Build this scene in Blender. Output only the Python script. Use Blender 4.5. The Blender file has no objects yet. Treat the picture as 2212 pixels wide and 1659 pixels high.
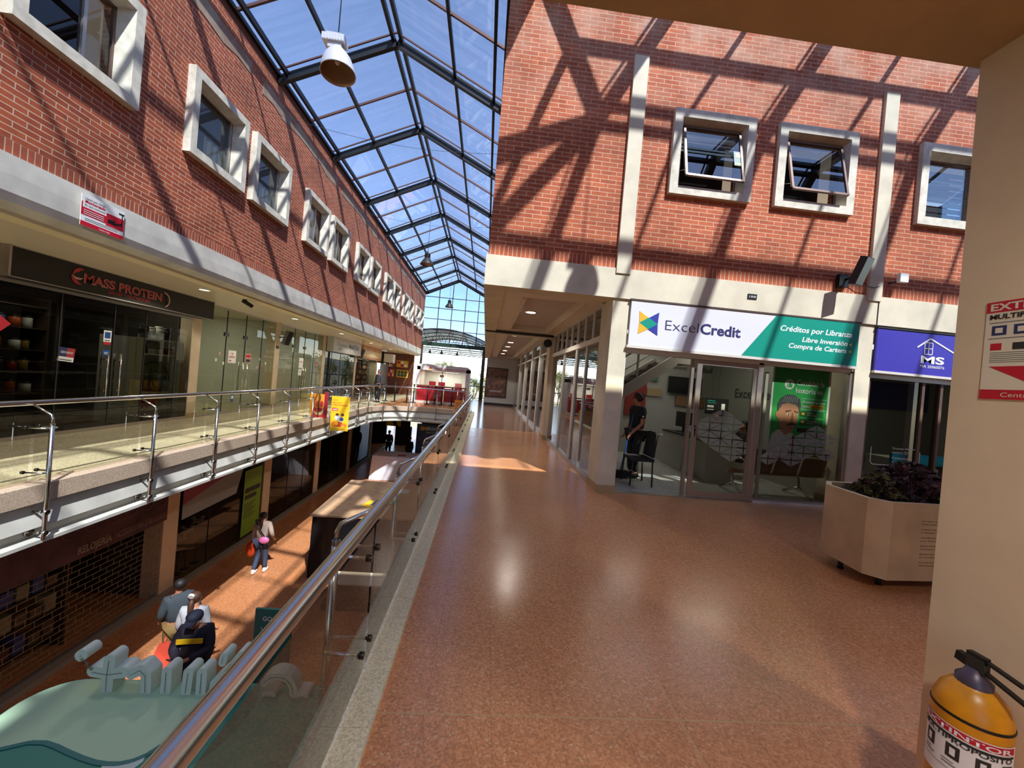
import bpy, bmesh, math, random
from mathutils import Vector, Matrix, Quaternion
random.seed(7)
SC = bpy.context.scene
COL = SC.collection
# ---------------------------------------------------------------- camera
FPX = 830.0
cam_d = bpy.data.cameras.new('camera'); cam_d.sensor_width = 36; cam_d.lens = FPX*36/2212
cam_d.clip_start = .05; cam_d.clip_end = 600
cam = bpy.data.objects.new('camera', cam_d); COL.objects.link(cam)
_Y = Vector((-57/FPX, 9.5/FPX, -1)).normalized()
_h = Vector((1, -.087, 0)); _X = (_h - _h.dot(_Y)*_Y).normalized(); _Z = _X.cross(_Y)
cam.matrix_world = Matrix.Translation((0, 0, 1.6)) @ Matrix((_X, _Y, _Z)).to_4x4()
SC.camera = cam
# ---------------------------------------------------------------- light
SUN = Vector((-.37, .72, -1)).normalized()
sd = bpy.data.lights.new('sun', 'SUN'); sd.energy = 8.6; sd.angle = math.radians(.9); sd.color = (1, .93, .82)
so = bpy.data.objects.new('sun', sd); COL.objects.link(so)
so.rotation_euler = SUN.to_track_quat('-Z', 'Y').to_euler(); so.location = (4, -8, 20)
w = bpy.data.worlds.new('sky'); SC.world = w; w.use_nodes = True
nt = w.node_tree; bg = nt.nodes['Background']
sky = nt.nodes.new('ShaderNodeTexSky'); sky.sky_type = 'NISHITA'; sky.sun_disc = False
sky.sun_elevation = math.radians(51); sky.sun_rotation = math.radians(153)
sky.altitude = 2600; sky.air_density = 1.0; sky.dust_density = .3; sky.ozone_density = 2.0
wb = nt.nodes.new('ShaderNodeMixRGB'); wb.blend_type = 'MULTIPLY'; wb.inputs[0].default_value = 1; wb.inputs[2].default_value = (1.16, 1.0, .88, 1)
nt.links.new(sky.outputs[0], wb.inputs[1]); nt.links.new(wb.outputs[0], bg.inputs[0]); bg.inputs[1].default_value = .36
SC.view_settings.view_transform = 'Standard'; SC.view_settings.look = 'None'
SC.view_settings.exposure = 0.95; SC.view_settings.gamma = 1; SC.view_settings.use_curve_mapping = False
SC.cycles.max_bounces = 10; SC.cycles.transparent_max_bounces = 24; SC.cycles.diffuse_bounces = 5
SC.cycles.glossy_bounces = 4; SC.cycles.caustics_reflective = False; SC.cycles.caustics_refractive = False
SC.cycles.sample_clamp_indirect = 6

# ---------------------------------------------------------------- materials
def lin(c):
    return tuple((v/255/12.92 if v/255 <= .04045 else ((v/255+.055)/1.055)**2.4) for v in c) + (1,)
MATS = {}
def mat(name, c=(200, 200, 200), r=.6, metal=0, spec=.5, emit=None, es=1, noise=0, nscale=8, bump=0, c2=None, coat=0):
    if name in MATS: return MATS[name]
    m = bpy.data.materials.new(name); m.use_nodes = True; N = m.node_tree; b = N.nodes['Principled BSDF']
    b.inputs['Base Color'].default_value = lin(c); b.inputs['Roughness'].default_value = r
    b.inputs['Metallic'].default_value = metal; b.inputs['Specular IOR Level'].default_value = spec
    if coat: b.inputs['Coat Weight'].default_value = coat
    if emit:
        b.inputs['Emission Color'].default_value = lin(emit); b.inputs['Emission Strength'].default_value = es
    if noise or bump:
        tc = N.nodes.new('ShaderNodeTexCoord'); nz = N.nodes.new('ShaderNodeTexNoise')
        nz.inputs['Scale'].default_value = nscale; nz.inputs['Detail'].default_value = 6
        N.links.new(tc.outputs['Object'], nz.inputs['Vector'])
        if noise:
            mx = N.nodes.new('ShaderNodeMixRGB'); mx.inputs[1].default_value = lin(c)
            mx.inputs[2].default_value = lin(c2) if c2 else lin(tuple(v*(1-noise) for v in c))
            rp = N.nodes.new('ShaderNodeMapRange'); rp.inputs[1].default_value = .35; rp.inputs[2].default_value = .7
            N.links.new(nz.outputs[0], rp.inputs[0]); N.links.new(rp.outputs[0], mx.inputs[0])
            N.links.new(mx.outputs[0], b.inputs['Base Color'])
        if bump:
            bp = N.nodes.new('ShaderNodeBump'); bp.inputs['Strength'].default_value = bump; bp.inputs['Distance'].default_value = .01
            N.links.new(nz.outputs[0], bp.inputs['Height']); N.links.new(bp.outputs[0], b.inputs['Normal'])
    MATS[name] = m; return m

def glass(name, tint=(235, 240, 238), refl=.08, haze=0, hazec=(190, 200, 215), rough=.0, streak=0, fk=1.2):
    m = bpy.data.materials.new(name); m.use_nodes = True; N = m.node_tree; N.nodes.clear(); L = N.links
    out = N.nodes.new('ShaderNodeOutputMaterial'); tr = N.nodes.new('ShaderNodeBsdfTransparent')
    tr.inputs[0].default_value = lin(tint)
    gl = N.nodes.new('ShaderNodeBsdfGlossy'); gl.inputs['Roughness'].default_value = rough
    fr = N.nodes.new('ShaderNodeFresnel'); fr.inputs[0].default_value = 1.45
    ml = N.nodes.new('ShaderNodeMath'); ml.operation = 'MULTIPLY_ADD'; ml.inputs[1].default_value = fk; ml.inputs[2].default_value = refl-.04
    ml.use_clamp = True
    ge = N.nodes.new('ShaderNodeNewGeometry'); io = N.nodes.new('ShaderNodeMapRange')   # same reflectance on both faces of the sheet
    io.inputs[3].default_value = 1.45; io.inputs[4].default_value = 1/1.45
    L.new(ge.outputs['Backfacing'], io.inputs[0]); L.new(io.outputs[0], fr.inputs[0])
    L.new(fr.outputs[0], ml.inputs[0])
    mx = N.nodes.new('ShaderNodeMixShader'); L.new(ml.outputs[0], mx.inputs[0]); L.new(tr.outputs[0], mx.inputs[1]); L.new(gl.outputs[0], mx.inputs[2])
    last = mx
    if haze:
        tl = N.nodes.new('ShaderNodeBsdfTranslucent'); tl.inputs[0].default_value = lin(hazec)
        df = N.nodes.new('ShaderNodeBsdfDiffuse'); df.inputs[0].default_value = lin(hazec)
        ad = N.nodes.new('ShaderNodeMixShader'); L.new(tl.outputs[0], ad.inputs[1]); L.new(df.outputs[0], ad.inputs[2])
        m2 = N.nodes.new('ShaderNodeMixShader'); L.new(mx.outputs[0], m2.inputs[1]); L.new(ad.outputs[0], m2.inputs[2])
        tc = N.nodes.new('ShaderNodeTexCoord'); mp = N.nodes.new('ShaderNodeMapping'); nz = N.nodes.new('ShaderNodeTexNoise')
        mp.inputs['Scale'].default_value = (.5, 6, .5) if streak else (1, 1, 1)
        nz.inputs['Scale'].default_value = 1.6; nz.inputs['Detail'].default_value = 8
        rp = N.nodes.new('ShaderNodeMapRange'); rp.inputs[1].default_value = .4; rp.inputs[2].default_value = .75
        rp.inputs[3].default_value = haze*.35; rp.inputs[4].default_value = haze*1.6
        L.new(tc.outputs['Object'], mp.inputs[0]); L.new(mp.outputs[0], nz.inputs[0]); L.new(nz.outputs[0], rp.inputs[0])
        if streak: L.new(rp.outputs[0], m2.inputs[0])
        else: m2.inputs[0].default_value = haze
        last = m2
    L.new(last.outputs[0], out.inputs[0]); MATS[name] = m; return m

def brick(name, soldier=False, c1=(150, 74, 52), c2=(176, 92, 64), mortar=(205, 178, 150), pale=None, zpale=6.3):
    m = bpy.data.materials.new(name); m.use_nodes = True; N = m.node_tree; L = N.links; b = N.nodes['Principled BSDF']
    b.inputs['Roughness'].default_value = .85
    tc = N.nodes.new('ShaderNodeTexCoord'); sx = N.nodes.new('ShaderNodeSeparateXYZ'); L.new(tc.outputs['Object'], sx.inputs[0])
    ad = N.nodes.new('ShaderNodeMath'); L.new(sx.outputs[0], ad.inputs[0]); L.new(sx.outputs[1], ad.inputs[1])
    cb = N.nodes.new('ShaderNodeCombineXYZ')
    if soldier: L.new(sx.outputs[2], cb.inputs[0]); L.new(ad.outputs[0], cb.inputs[1])
    else: L.new(ad.outputs[0], cb.inputs[0]); L.new(sx.outputs[2], cb.inputs[1])
    bk = N.nodes.new('ShaderNodeTexBrick'); L.new(cb.outputs[0], bk.inputs[0])
    bk.inputs['Scale'].default_value = 1; bk.inputs['Mortar Size'].default_value = .006
    bk.inputs['Mortar Smooth'].default_value = .25
    bk.inputs['Brick Width'].default_value = .25; bk.inputs['Row Height'].default_value = .0665
    bk.inputs['Bias'].default_value = -.1
    if soldier:
        bk.offset = 0; bk.inputs['Brick Width'].default_value = 40
    bk.inputs['Color1'].default_value = lin(c1); bk.inputs['Color2'].default_value = lin(c2); bk.inputs['Mortar'].default_value = lin(mortar)
    nz = N.nodes.new('ShaderNodeTexNoise'); nz.inputs['Scale'].default_value = 1.3; nz.inputs['Detail'].default_value = 8
    L.new(tc.outputs['Object'], nz.inputs[0])
    mx = N.nodes.new('ShaderNodeMixRGB'); mx.blend_type = 'MULTIPLY'; mx.inputs[0].default_value = .55
    rp = N.nodes.new('ShaderNodeValToRGB'); rp.color_ramp.elements[0].position = .3; rp.color_ramp.elements[0].color = (.5, .45, .42, 1)
    rp.color_ramp.elements[1].position = .62; rp.color_ramp.elements[1].color = (1.05, 1, 1, 1)
    L.new(nz.outputs[0], rp.inputs[0]); L.new(bk.outputs[0], mx.inputs[1]); L.new(rp.outputs[0], mx.inputs[2])
    last = mx
    # fine brick to brick variation
    vz = N.nodes.new('ShaderNodeTexNoise'); vz.inputs['Scale'].default_value = 9; vz.inputs['Detail'].default_value = 3
    L.new(tc.outputs['Object'], vz.inputs[0])
    m3 = N.nodes.new('ShaderNodeMixRGB'); m3.blend_type = 'OVERLAY'; m3.inputs[0].default_value = .35
    L.new(mx.outputs[0], m3.inputs[1]); L.new(vz.outputs[0], m3.inputs[2]); last = m3
    if pale:
        # lime bloom washed down from the top courses of the masonry
        mr = N.nodes.new('ShaderNodeMapRange'); mr.inputs[1].default_value = zpale-1.2; mr.inputs[2].default_value = zpale+1.2
        L.new(sx.outputs[2], mr.inputs[0])
        n2 = N.nodes.new('ShaderNodeTexNoise'); n2.inputs['Scale'].default_value = 2.2; n2.inputs['Detail'].default_value = 10
        L.new(tc.outputs['Object'], n2.inputs[0])
        m4 = N.nodes.new('ShaderNodeMath'); m4.operation = 'MULTIPLY'; L.new(mr.outputs[0], m4.inputs[0])
        r2 = N.nodes.new('ShaderNodeMapRange'); r2.inputs[1].default_value = .38; r2.inputs[2].default_value = .72; r2.inputs[4].default_value = .75
        L.new(n2.outputs[0], r2.inputs[0]); L.new(r2.outputs[0], m4.inputs[1])
        m5 = N.nodes.new('ShaderNodeMixRGB'); m5.inputs[2].default_value = lin(pale)
        L.new(m4.outputs[0], m5.inputs[0]); L.new(last.outputs[0], m5.inputs[1]); last = m5
    L.new(last.outputs[0], b.inputs['Base Color'])
    bp = N.nodes.new('ShaderNodeBump'); bp.inputs['Strength'].default_value = .5; bp.inputs['Distance'].default_value = .006; bp.invert = True
    L.new(bk.outputs['Fac'], bp.inputs['Height']); L.new(bp.outputs[0], b.inputs['Normal'])
    MATS[name] = m; return m

def terrazzo(name, c, chips, lines=None, rough=.16, linec=(190, 160, 110), joints=None, scale=95):
    m = bpy.data.materials.new(name); m.use_nodes = True; N = m.node_tree; L = N.links; b = N.nodes['Principled BSDF']
    tc = N.nodes.new('ShaderNodeTexCoord'); v = N.nodes.new('ShaderNodeTexVoronoi'); v.inputs['Scale'].default_value = scale
    L.new(tc.outputs['Object'], v.inputs['Vector'])
    rp = N.nodes.new('ShaderNodeValToRGB'); e = rp.color_ramp.elements
    sp = N.nodes.new('ShaderNodeSeparateColor'); L.new(v.outputs['Color'], sp.inputs[0])
    e[0].position = 0; e[0].color = lin(tuple(x*.86 for x in c)); e[1].position = 1; e[1].color = lin(chips)
    q = e.new(.5); q.color = lin(c); q = e.new(.88); q.color = lin(tuple(min(255, x*1.08) for x in c))
    L.new(sp.outputs[0], rp.inputs[0])
    nz = N.nodes.new('ShaderNodeTexNoise'); nz.inputs['Scale'].default_value = .9; nz.inputs['Detail'].default_value = 7
    L.new(tc.outputs['Object'], nz.inputs[0])
    mx = N.nodes.new('ShaderNodeMixRGB'); mx.blend_type = 'MULTIPLY'; mx.inputs[0].default_value = .35
    L.new(rp.outputs[0], mx.inputs[1]); L.new(nz.outputs[0], mx.inputs[2]); last = mx.outputs[0]
    g = N.nodes.new('ShaderNodeGamma'); g.inputs[1].default_value = .9; L.new(last, g.inputs[0]); last = g.outputs[0]
    sx = N.nodes.new('ShaderNodeSeparateXYZ'); L.new(tc.outputs['Object'], sx.inputs[0])
    def linemask(sock, off, per, wd):
        a = N.nodes.new('ShaderNodeMath'); a.operation = 'SUBTRACT'; a.inputs[1].default_value = off-per*50+per/2; L.new(sock, a.inputs[0])
        f = N.nodes.new('ShaderNodeMath'); f.operation = 'MODULO'; f.inputs[1].default_value = per; L.new(a.outputs[0], f.inputs[0])
        s = N.nodes.new('ShaderNodeMath'); s.operation = 'SUBTRACT'; s.inputs[1].default_value = per/2; L.new(f.outputs[0], s.inputs[0])
        d = N.nodes.new('ShaderNodeMath'); d.operation = 'ABSOLUTE'; L.new(s.outputs[0], d.inputs[0])
        t = N.nodes.new('ShaderNodeMath'); t.operation = 'LESS_THAN'; t.inputs[1].default_value = wd; L.new(d.outputs[0], t.inputs[0])
        return t.outputs[0]
    def overlay(mask, col, fac, last):
        k = N.nodes.new('ShaderNodeMath'); k.operation = 'MULTIPLY'; k.inputs[1].default_value = fac; L.new(mask, k.inputs[0])
        o = N.nodes.new('ShaderNodeMixRGB'); L.new(k.outputs[0], o.inputs[0]); L.new(last, o.inputs[1]); o.inputs[2].default_value = lin(col)
        return o.outputs[0]
    if joints:
        for ax, off, per in joints: last = overlay(linemask(sx.outputs[ax], off, per, .0015), tuple(x*.5 for x in c), .4, last)
    if lines:
        for ax, off, per in lines: last = overlay(linemask(sx.outputs[ax], off, per, .0035), linec, .9, last)
    L.new(last, b.inputs['Base Color'])
    r2 = N.nodes.new('ShaderNodeMapRange'); r2.inputs[3].default_value = rough*.75; r2.inputs[4].default_value = rough*1.5
    n3 = N.nodes.new('ShaderNodeTexNoise'); n3.inputs['Scale'].default_value = 3; n3.inputs['Detail'].default_value = 6
    L.new(tc.outputs['Object'], n3.inputs[0]); L.new(n3.outputs[0], r2.inputs[0]); L.new(r2.outputs[0], b.inputs['Roughness'])
    MATS[name] = m; return m

BR = brick('brick_left', c1=(150, 70, 44), c2=(178, 90, 56)); 
BRS = brick('brick_soldier', soldier=True)
BRR = brick('brick_right', c1=(172, 86, 54), c2=(192, 104, 66), mortar=(214, 178, 146), pale=(205, 172, 148), zpale=6.4)
BRRS = brick('brick_right_soldier', soldier=True, c1=(172, 86, 54), c2=(192, 104, 66), mortar=(214, 180, 150), pale=(214, 182, 160), zpale=6.4)
PLASTER = mat('cream_plaster', (226, 216, 190), .7, noise=.1, nscale=2.5, bump=.12)
WHITEP = mat('white_fascia', (214, 210, 198), .55, noise=.12, nscale=3, bump=.1)
CREAM = mat('cream_column', (222, 200, 168), .6, noise=.06, nscale=3)
CEIL = mat('ceiling_paint', (224, 214, 196), .55)
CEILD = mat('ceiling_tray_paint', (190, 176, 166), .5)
CONC = mat('concrete_surround', (230, 224, 206), .8, noise=.25, nscale=7, bump=.2, c2=(198, 192, 174))
STEEL = mat('brushed_steel', (205, 200, 192), .22, metal=1)
STEELD = mat('polished_dark_steel', (170, 158, 148), .16, metal=1)
ALU = mat('aluminium', (196, 188, 178), .38, metal=.85)
ALUW = mat('white_enamel_frame', (214, 208, 198), .4)
BRNZ = mat('bronze_sash', (120, 98, 88), .4, metal=.5)
DARKM = mat('roof_steel_dark', (22, 24, 26), .45, metal=.3)
BARM = mat('glazing_bar_brown', (96, 66, 60), .5, metal=.3)
BLACK = mat('black', (14, 14, 15), .5)
BLACKG = mat('black_gloss', (12, 12, 14), .15)
CHAR = mat('charcoal', (44, 42, 40), .6)
WHITE = mat('white', (236, 236, 234), .5)
RED = mat('red', (196, 24, 46), .5)
GREYL = mat('light_grey', (186, 186, 182), .6)
GREY = mat('mid_grey', (120, 120, 118), .6)
OFFW = mat('office_wall', (150, 150, 142), .8)
SHOPWALL = mat('shop_wall', (196, 196, 186), .8)
SHOPDARK = mat('shop_dark_wall', (52, 48, 40), .9)
SKIN = mat('skin', (178, 120, 92), .6); HAIRM = mat('dark_hair', (26, 18, 16), .6)
G_ROOF = glass('roof_glass', (172, 181, 195), .05, haze=.05, hazec=(170, 185, 225), streak=1)
G_SHOP = glass('shop_glass', (172, 178, 160), .05, fk=.7)
G_DARK = glass('shop_glass_dark', (140, 140, 126), .04, fk=.55)
G_CLEAR = glass('clear_glass', (214, 216, 206), .07)
G_RAIL = glass('rail_glass', (236, 236, 226), .06)
G_RAILD = glass('rail_glass_tinted', (190, 184, 168), .06)
G_WINL = glass('window_glass_left', (170, 176, 178), .05)
G_WIN = glass('window_glass', (150, 160, 165), .25)
G_GABLE = glass('gable_glass', (152, 170, 192), .06)
G_CANOPY = glass('canopy_sheet', (150, 140, 120), .05, haze=.5, hazec=(190, 170, 140))
# ---------------------------------------------------------------- mesh builder
class MB:
    def __init__(s): s.v = []; s.f = []; s.m = []; s.mats = []; s.sm = []
    def mi(s, m):
        if m not in s.mats: s.mats.append(m)
        return s.mats.index(m)
    def add(s, vs, fs, m, smooth=False):
        o = len(s.v); s.v += [tuple(v) for v in vs]; k = s.mi(m)
        for f in fs: s.f.append([o+i for i in f]); s.m.append(k); s.sm.append(smooth)
        return s
    def box(s, a, b, m, bev=0):
        x0, x1 = sorted((a[0], b[0])); y0, y1 = sorted((a[1], b[1])); z0, z1 = sorted((a[2], b[2]))
        vs = [(x0,y0,z0),(x1,y0,z0),(x1,y1,z0),(x0,y1,z0),(x0,y0,z1),(x1,y0,z1),(x1,y1,z1),(x0,y1,z1)]
        return s.add(vs, [(0,3,2,1),(4,5,6,7),(0,1,5,4),(1,2,6,5),(2,3,7,6),(3,0,4,7)], m)
    def beam(s, p, q, w, h, m, up=(0,0,1)):
        p = Vector(p); q = Vector(q); d = (q-p).normalized(); u = Vector(up); r = d.cross(u)
        if r.length < 1e-4: r = d.cross(Vector((1,0,0)))
        r.normalize(); u = r.cross(d)
        vs = [c + r*a*w/2 + u*b*h/2 for c in (p, q) for a, b in ((-1,-1),(1,-1),(1,1),(-1,1))]
        return s.add(vs, [(0,1,2,3),(7,6,5,4),(0,4,5,1),(1,5,6,2),(2,6,7,3),(3,7,4,0)], m)
    def tube(s, pts, r, m, n=10, cap=True):
        pts = [Vector(p) for p in pts]; rr = r if isinstance(r, (list, tuple)) else [r]*len(pts)
        vs = []; fs = []; ref = None
        for i, p in enumerate(pts):
            d = (pts[min(i+1, len(pts)-1)] - pts[max(i-1, 0)]).normalized()
            if ref is None:
                ref = Vector((0,0,1)) if abs(d.z) < .9 else Vector((1,0,0))
            a = d.cross(ref); a.normalize(); b = a.cross(d); ref = b
            for k in range(n):
                t = 2*math.pi*k/n; vs.append(p + (a*math.cos(t) + b*math.sin(t))*rr[i])
        for i in range(len(pts)-1):
            for k in range(n): fs.append((i*n+k, i*n+(k+1) % n, (i+1)*n+(k+1) % n, (i+1)*n+k))
        s.add(vs, fs, m, True)
        if cap:
            e = (len(pts)-1)*n
            s.add(vs[:n], [tuple(range(n))[::-1]], m); s.add(vs[e:], [tuple(range(n))], m)
        return s
    def lathe(s, prof, c, m, n=24, axis=None, cap=False):
        c = Vector(c); Q = Quaternion((1,0,0,0)) if axis is None else Vector((0,0,1)).rotation_difference(Vector(axis))
        vs = [c + Q @ Vector((r*math.cos(2*math.pi*k/n), r*math.sin(2*math.pi*k/n), z)) for r, z in prof for k in range(n)]
        fs = [(i*n+k, i*n+(k+1) % n, (i+1)*n+(k+1) % n, (i+1)*n+k) for i in range(len(prof)-1) for k in range(n)]
        return s.add(vs, fs, m, True)
    def poly(s, pts, m): return s.add(pts, [tuple(range(len(pts)))], m)
    def prism(s, pts, d, m):
        "closed polygon extruded by vector d"
        n = len(pts); d = Vector(d); a = [Vector(p) for p in pts]
        return s.add(a + [p+d for p in a], [tuple(range(n)), tuple(range(2*n-1, n-1, -1))] + [(i, i+n, (i+1) % n+n, (i+1) % n) for i in range(n)], m)
    def ell(s, c, r, m, n=12, k=8):
        c = Vector(c)
        vs = [c + Vector((r[0]*math.sin(math.pi*i/k)*math.cos(2*math.pi*j/n), r[1]*math.sin(math.pi*i/k)*math.sin(2*math.pi*j/n), r[2]*math.cos(math.pi*i/k))) for i in range(k+1) for j in range(n)]
        return s.add(vs, [(i*n+j, (i+1)*n+j, (i+1)*n+(j+1) % n, i*n+(j+1) % n) for i in range(k) for j in range(n)], m, True)
    def sweep(s, prof, path, m, closed=False):
        "prof [(outward, z)], path [(x, y, nx, ny)]"
        n = len(prof); vs = [(x+nx*o, y+ny*o, z) for x, y, nx, ny in path for o, z in prof]
        fs = [(i*n+k, i*n+(k+1) % n, (i+1)*n+(k+1) % n, (i+1)*n+k) for i in range(len(path)-1) for k in range(n if closed else n-1)]
        return s.add(vs, fs, m)
    def build(s, name, parent=None, fix=True):
        me = bpy.data.meshes.new(name)
        off = Vector((0,0,0))
        p = parent
        while p is not None: off += p.location; p = p.parent
        me.from_pydata([Vector(v)-off for v in s.v], [], s.f); me.update()
        for m in s.mats: me.materials.append(m)
        me.polygons.foreach_set('material_index', s.m); me.polygons.foreach_set('use_smooth', s.sm)
        bm = bmesh.new(); bm.from_mesh(me); bmesh.ops.remove_doubles(bm, verts=bm.verts, dist=1e-5)
        if fix: bmesh.ops.recalc_face_normals(bm, faces=bm.faces)
        bm.to_mesh(me); bm.free()
        o = bpy.data.objects.new(name, me); COL.objects.link(o); o.parent = parent
        return o
def thing(name, label, cat, loc=(0,0,0), group=None):
    o = bpy.data.objects.new(name, None); COL.objects.link(o); o.location = loc; o.empty_display_size = .1
    o['label'] = label; o['category'] = cat
    if group: o['group'] = group
    return o
def tag(o, label, cat, group=None, kind=None):
    o['label'] = label; o['category'] = cat
    if group: o['group'] = group
    if kind: o['kind'] = kind
    return o
def struct(o): o['kind'] = 'structure'; return o
def dup(root, loc=None, rotz=None, label=None, group=None):
    def cp(o, par):
        c = o.copy(); COL.objects.link(c); c.parent = par
        for ch in list(o.children): cp(ch, c)
        return c
    c = cp(root, None)
    if loc is not None: c.location = loc
    if rotz is not None: c.rotation_euler = (0, 0, rotz)
    if label: c['label'] = label
    if group: c['group'] = group
    return c
# plane frames: (origin, right, up); normal = right x up
class PL:
    def __init__(s, o, r, u=(0,0,1)): s.o = Vector(o); s.r = Vector(r).normalized(); s.u = Vector(u).normalized(); s.n = s.r.cross(s.u)
    def __call__(s, a, b, c=0): return s.o + s.r*a + s.u*b + s.n*c
def rect(P, a0, b0, a1, b1, c, m, d=.002, mb=None):
    mb = mb or MB(); mb.prism([P(a0,b0,c), P(a1,b0,c), P(a1,b1,c), P(a0,b1,c)], P.n*d, m); return mb
def flat(P, pts, c, m, d=.002, mb=None):
    mb = mb or MB(); mb.prism([P(a,b,c) for a, b in pts], P.n*d, m); return mb
def disc(cx, cy, rx, ry=None, n=24, a0=0, a1=360): 
    ry = ry or rx
    return [(cx+rx*math.cos(math.radians(a0+(a1-a0)*i/n)), cy+ry*math.sin(math.radians(a0+(a1-a0)*i/n))) for i in range(n + (a1-a0 != 360))]
def text(s, P, a, b, h, m, parent, width=None, bold=0, shear=0, align='LEFT', c=.003, depth=.0015, name='lettering'):
    cu = bpy.data.curves.new('t', 'FONT'); cu.body = s; cu.size = 1; cu.offset = bold; cu.extrude = 0; cu.shear = shear; cu.resolution_u = 3
    o = bpy.data.objects.new('t', cu); COL.objects.link(o)
    dg = bpy.context.evaluated_depsgraph_get(); me = bpy.data.meshes.new_from_object(o.evaluated_get(dg))
    bpy.data.objects.remove(o); bpy.data.curves.remove(cu)
    xs = [v.co.x for v in me.vertices] or [0, 1]; x0, x1 = min(xs), max(xs)
    sy = h/.73; sx = sy if width is None else width/(x1-x0)
    wd = (x1-x0)*sx; sh = {'LEFT': 0, 'CENTER': -wd/2, 'RIGHT': -wd}[align]
    off = Vector((0,0,0)); p = parent
    while p is not None: off += p.location; p = p.parent
    for v in me.vertices: v.co = P(a+sh+(v.co.x-x0)*sx, b+v.co.y*sy, c) - off
    me.materials.clear(); me.materials.append(m); me.name = name
    for q in me.polygons: q.material_index = 0
    o = bpy.data.objects.new(name, me); COL.objects.link(o); o.parent = parent
    return o
# ================================================================ SETTING
LX = -5.13; RX = -.12; FY = 5.876; NY = 1.42; EAVE = 7.85; GZ = -3.95; YF = 30.0; YB = -7.0; RXE = 13.0
def holes_wall(P, a0, a1, b0, b1, th, holes, m, mb):
    A = sorted({a0, a1, *[h[0] for h in holes], *[h[2] for h in holes]}); B = sorted({b0, b1, *[h[1] for h in holes], *[h[3] for h in holes]})
    A = [a for a in A if a0 <= a <= a1]; B = [b for b in B if b0 <= b <= b1]
    for i in range(len(A)-1):
        for j in range(len(B)-1):
            ca, cb = (A[i]+A[i+1])/2, (B[j]+B[j+1])/2
            if any(h[0] < ca < h[2] and h[1] < cb < h[3] for h in holes): continue
            mb.prism([P(A[i],B[j]), P(A[i+1],B[j]), P(A[i+1],B[j+1]), P(A[i],B[j+1])], -P.n*th, m)
    return mb
PLW = PL((LX,0,0), (0,1,0))            # left wall plane, a = y, b = z, faces +x
PFA = PL((0,FY,0), (1,0,0))            # right facade, a = x, b = z, faces -y
PRW = PL((RX,0,0), (0,-1,0))           # hall side of right block, a = -y, faces -x
# windows of the left wall: (y0, y1)
LW = [(y+d, y+d+1.40) for k in range(-3, 7) for y in (6.52+3.97*k,) for d in (0, 1.66) if y+d+1.4 < 29.8 and y+d > YB]
LZ0, LZ1 = 4.83, 6.21
mb = MB()
holes_wall(PLW, YB, YF, 3.66, EAVE-.12, .3, [(a+.12, LZ0+.12, b-.12, LZ1-.12) for a, b in LW], BR, mb)
holes_wall(PLW, YB, YF, 3.51, 3.66, .3, [], BRS, mb)
CEMENT = mat('cement_patch', (168, 150, 132), .9, noise=.35, nscale=3, c2=(140, 104, 84), bump=.2)
struct(mb.build('wall_left'))
m = MB(); holes_wall(PLW, YB, YF, EAVE-.12, EAVE+.02, .34, [], mat('wall_coping', (110, 62, 46), .8), m); struct(m.build('trim_1'))
# cement strip left on the brick near the top
m = MB(); rnd = random.Random(3)
pts_t = []; pts_b = []
for i in range(60):
    y = 4.4 + i*.4; pts_t.append((y, 7.42+.05*rnd.random()-.06*(i % 7 == 3))); pts_b.append((y, 7.12+.12*rnd.random()))
for i in range(59):
    if i % 11 in (9,): continue
    flat(PLW, [pts_b[i], pts_b[i+1], pts_t[i+1], pts_t[i]], .002, CEMENT, .006, m)
o = m.build('render_strip'); tag(o, 'grey cement strip smeared along the top of the left brick wall', 'render patch')
# left fascia band (rounded bottom), y extruded
prof = [(LX-.3,3.51),(LX+.02,3.51),(LX+.03,3.3),(LX+.03,3.12),(LX,3.03),(LX-.08,2.985),(LX-.16,2.97),(LX-.16,2.99),(LX-.3,2.99)]
m = MB(); m.prism([(x,YB,z) for x, z in prof], (0,YF-YB,0), WHITEP); struct(m.build('trim_2'))
m = MB(); m.box((LX-.44,YB,2.93),(LX-.16,YF,3.02), mat('cream_edge_band', (232,214,172), .6)); struct(m.build('trim_3'))
# right facade --------------------------------------------------
RW = [(2.573, 3.90), (4.30, 5.63), (6.75, 8.08), (8.5, 9.83), (10.9, 12.2)]
RZ0, RZ1 = 4.737, 6.065
mb = MB(); PILS = [(1.865, 2.09), (6.05, 6.28), (10.2, 10.43)]
holes_wall(PFA, RX, RXE, 3.66, 7.66, .3, [(a+.12, RZ0+.12, b-.12, RZ1-.12) for a, b in RW], BRR, mb)
holes_wall(PFA, RX, RXE, 3.50, 3.66, .3, [], BRRS, mb); holes_wall(PFA, RX, RXE, 7.66, EAVE, .3, [], BRRS, mb)
struct(mb.build('wall_right'))
mb = MB()
holes_wall(PRW, -YF, -(FY+.3), 3.5, EAVE, .3, [], BR, mb); struct(mb.build('wall_hall'))
for i, (a, b) in enumerate(PILS):
    m = MB(); rect(PFA, a, 3.42, b, 6.79, 0, PLASTER, .05, m); struct(m.build('trim_%d' % (4+i)))
# fascia of right block: facade + hall side
m = MB(); m.box((RX-.03,FY-.03,3.04),(RXE,FY+.32,3.5), PLASTER); m.box((RX-.03,FY+.32,3.04),(RX+.3,25.2,3.5), PLASTER)
m.box((6.245,FY-.04,3.04),(6.255,FY-.025,3.5), CHAR); struct(m.build('trim_7'))
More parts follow.
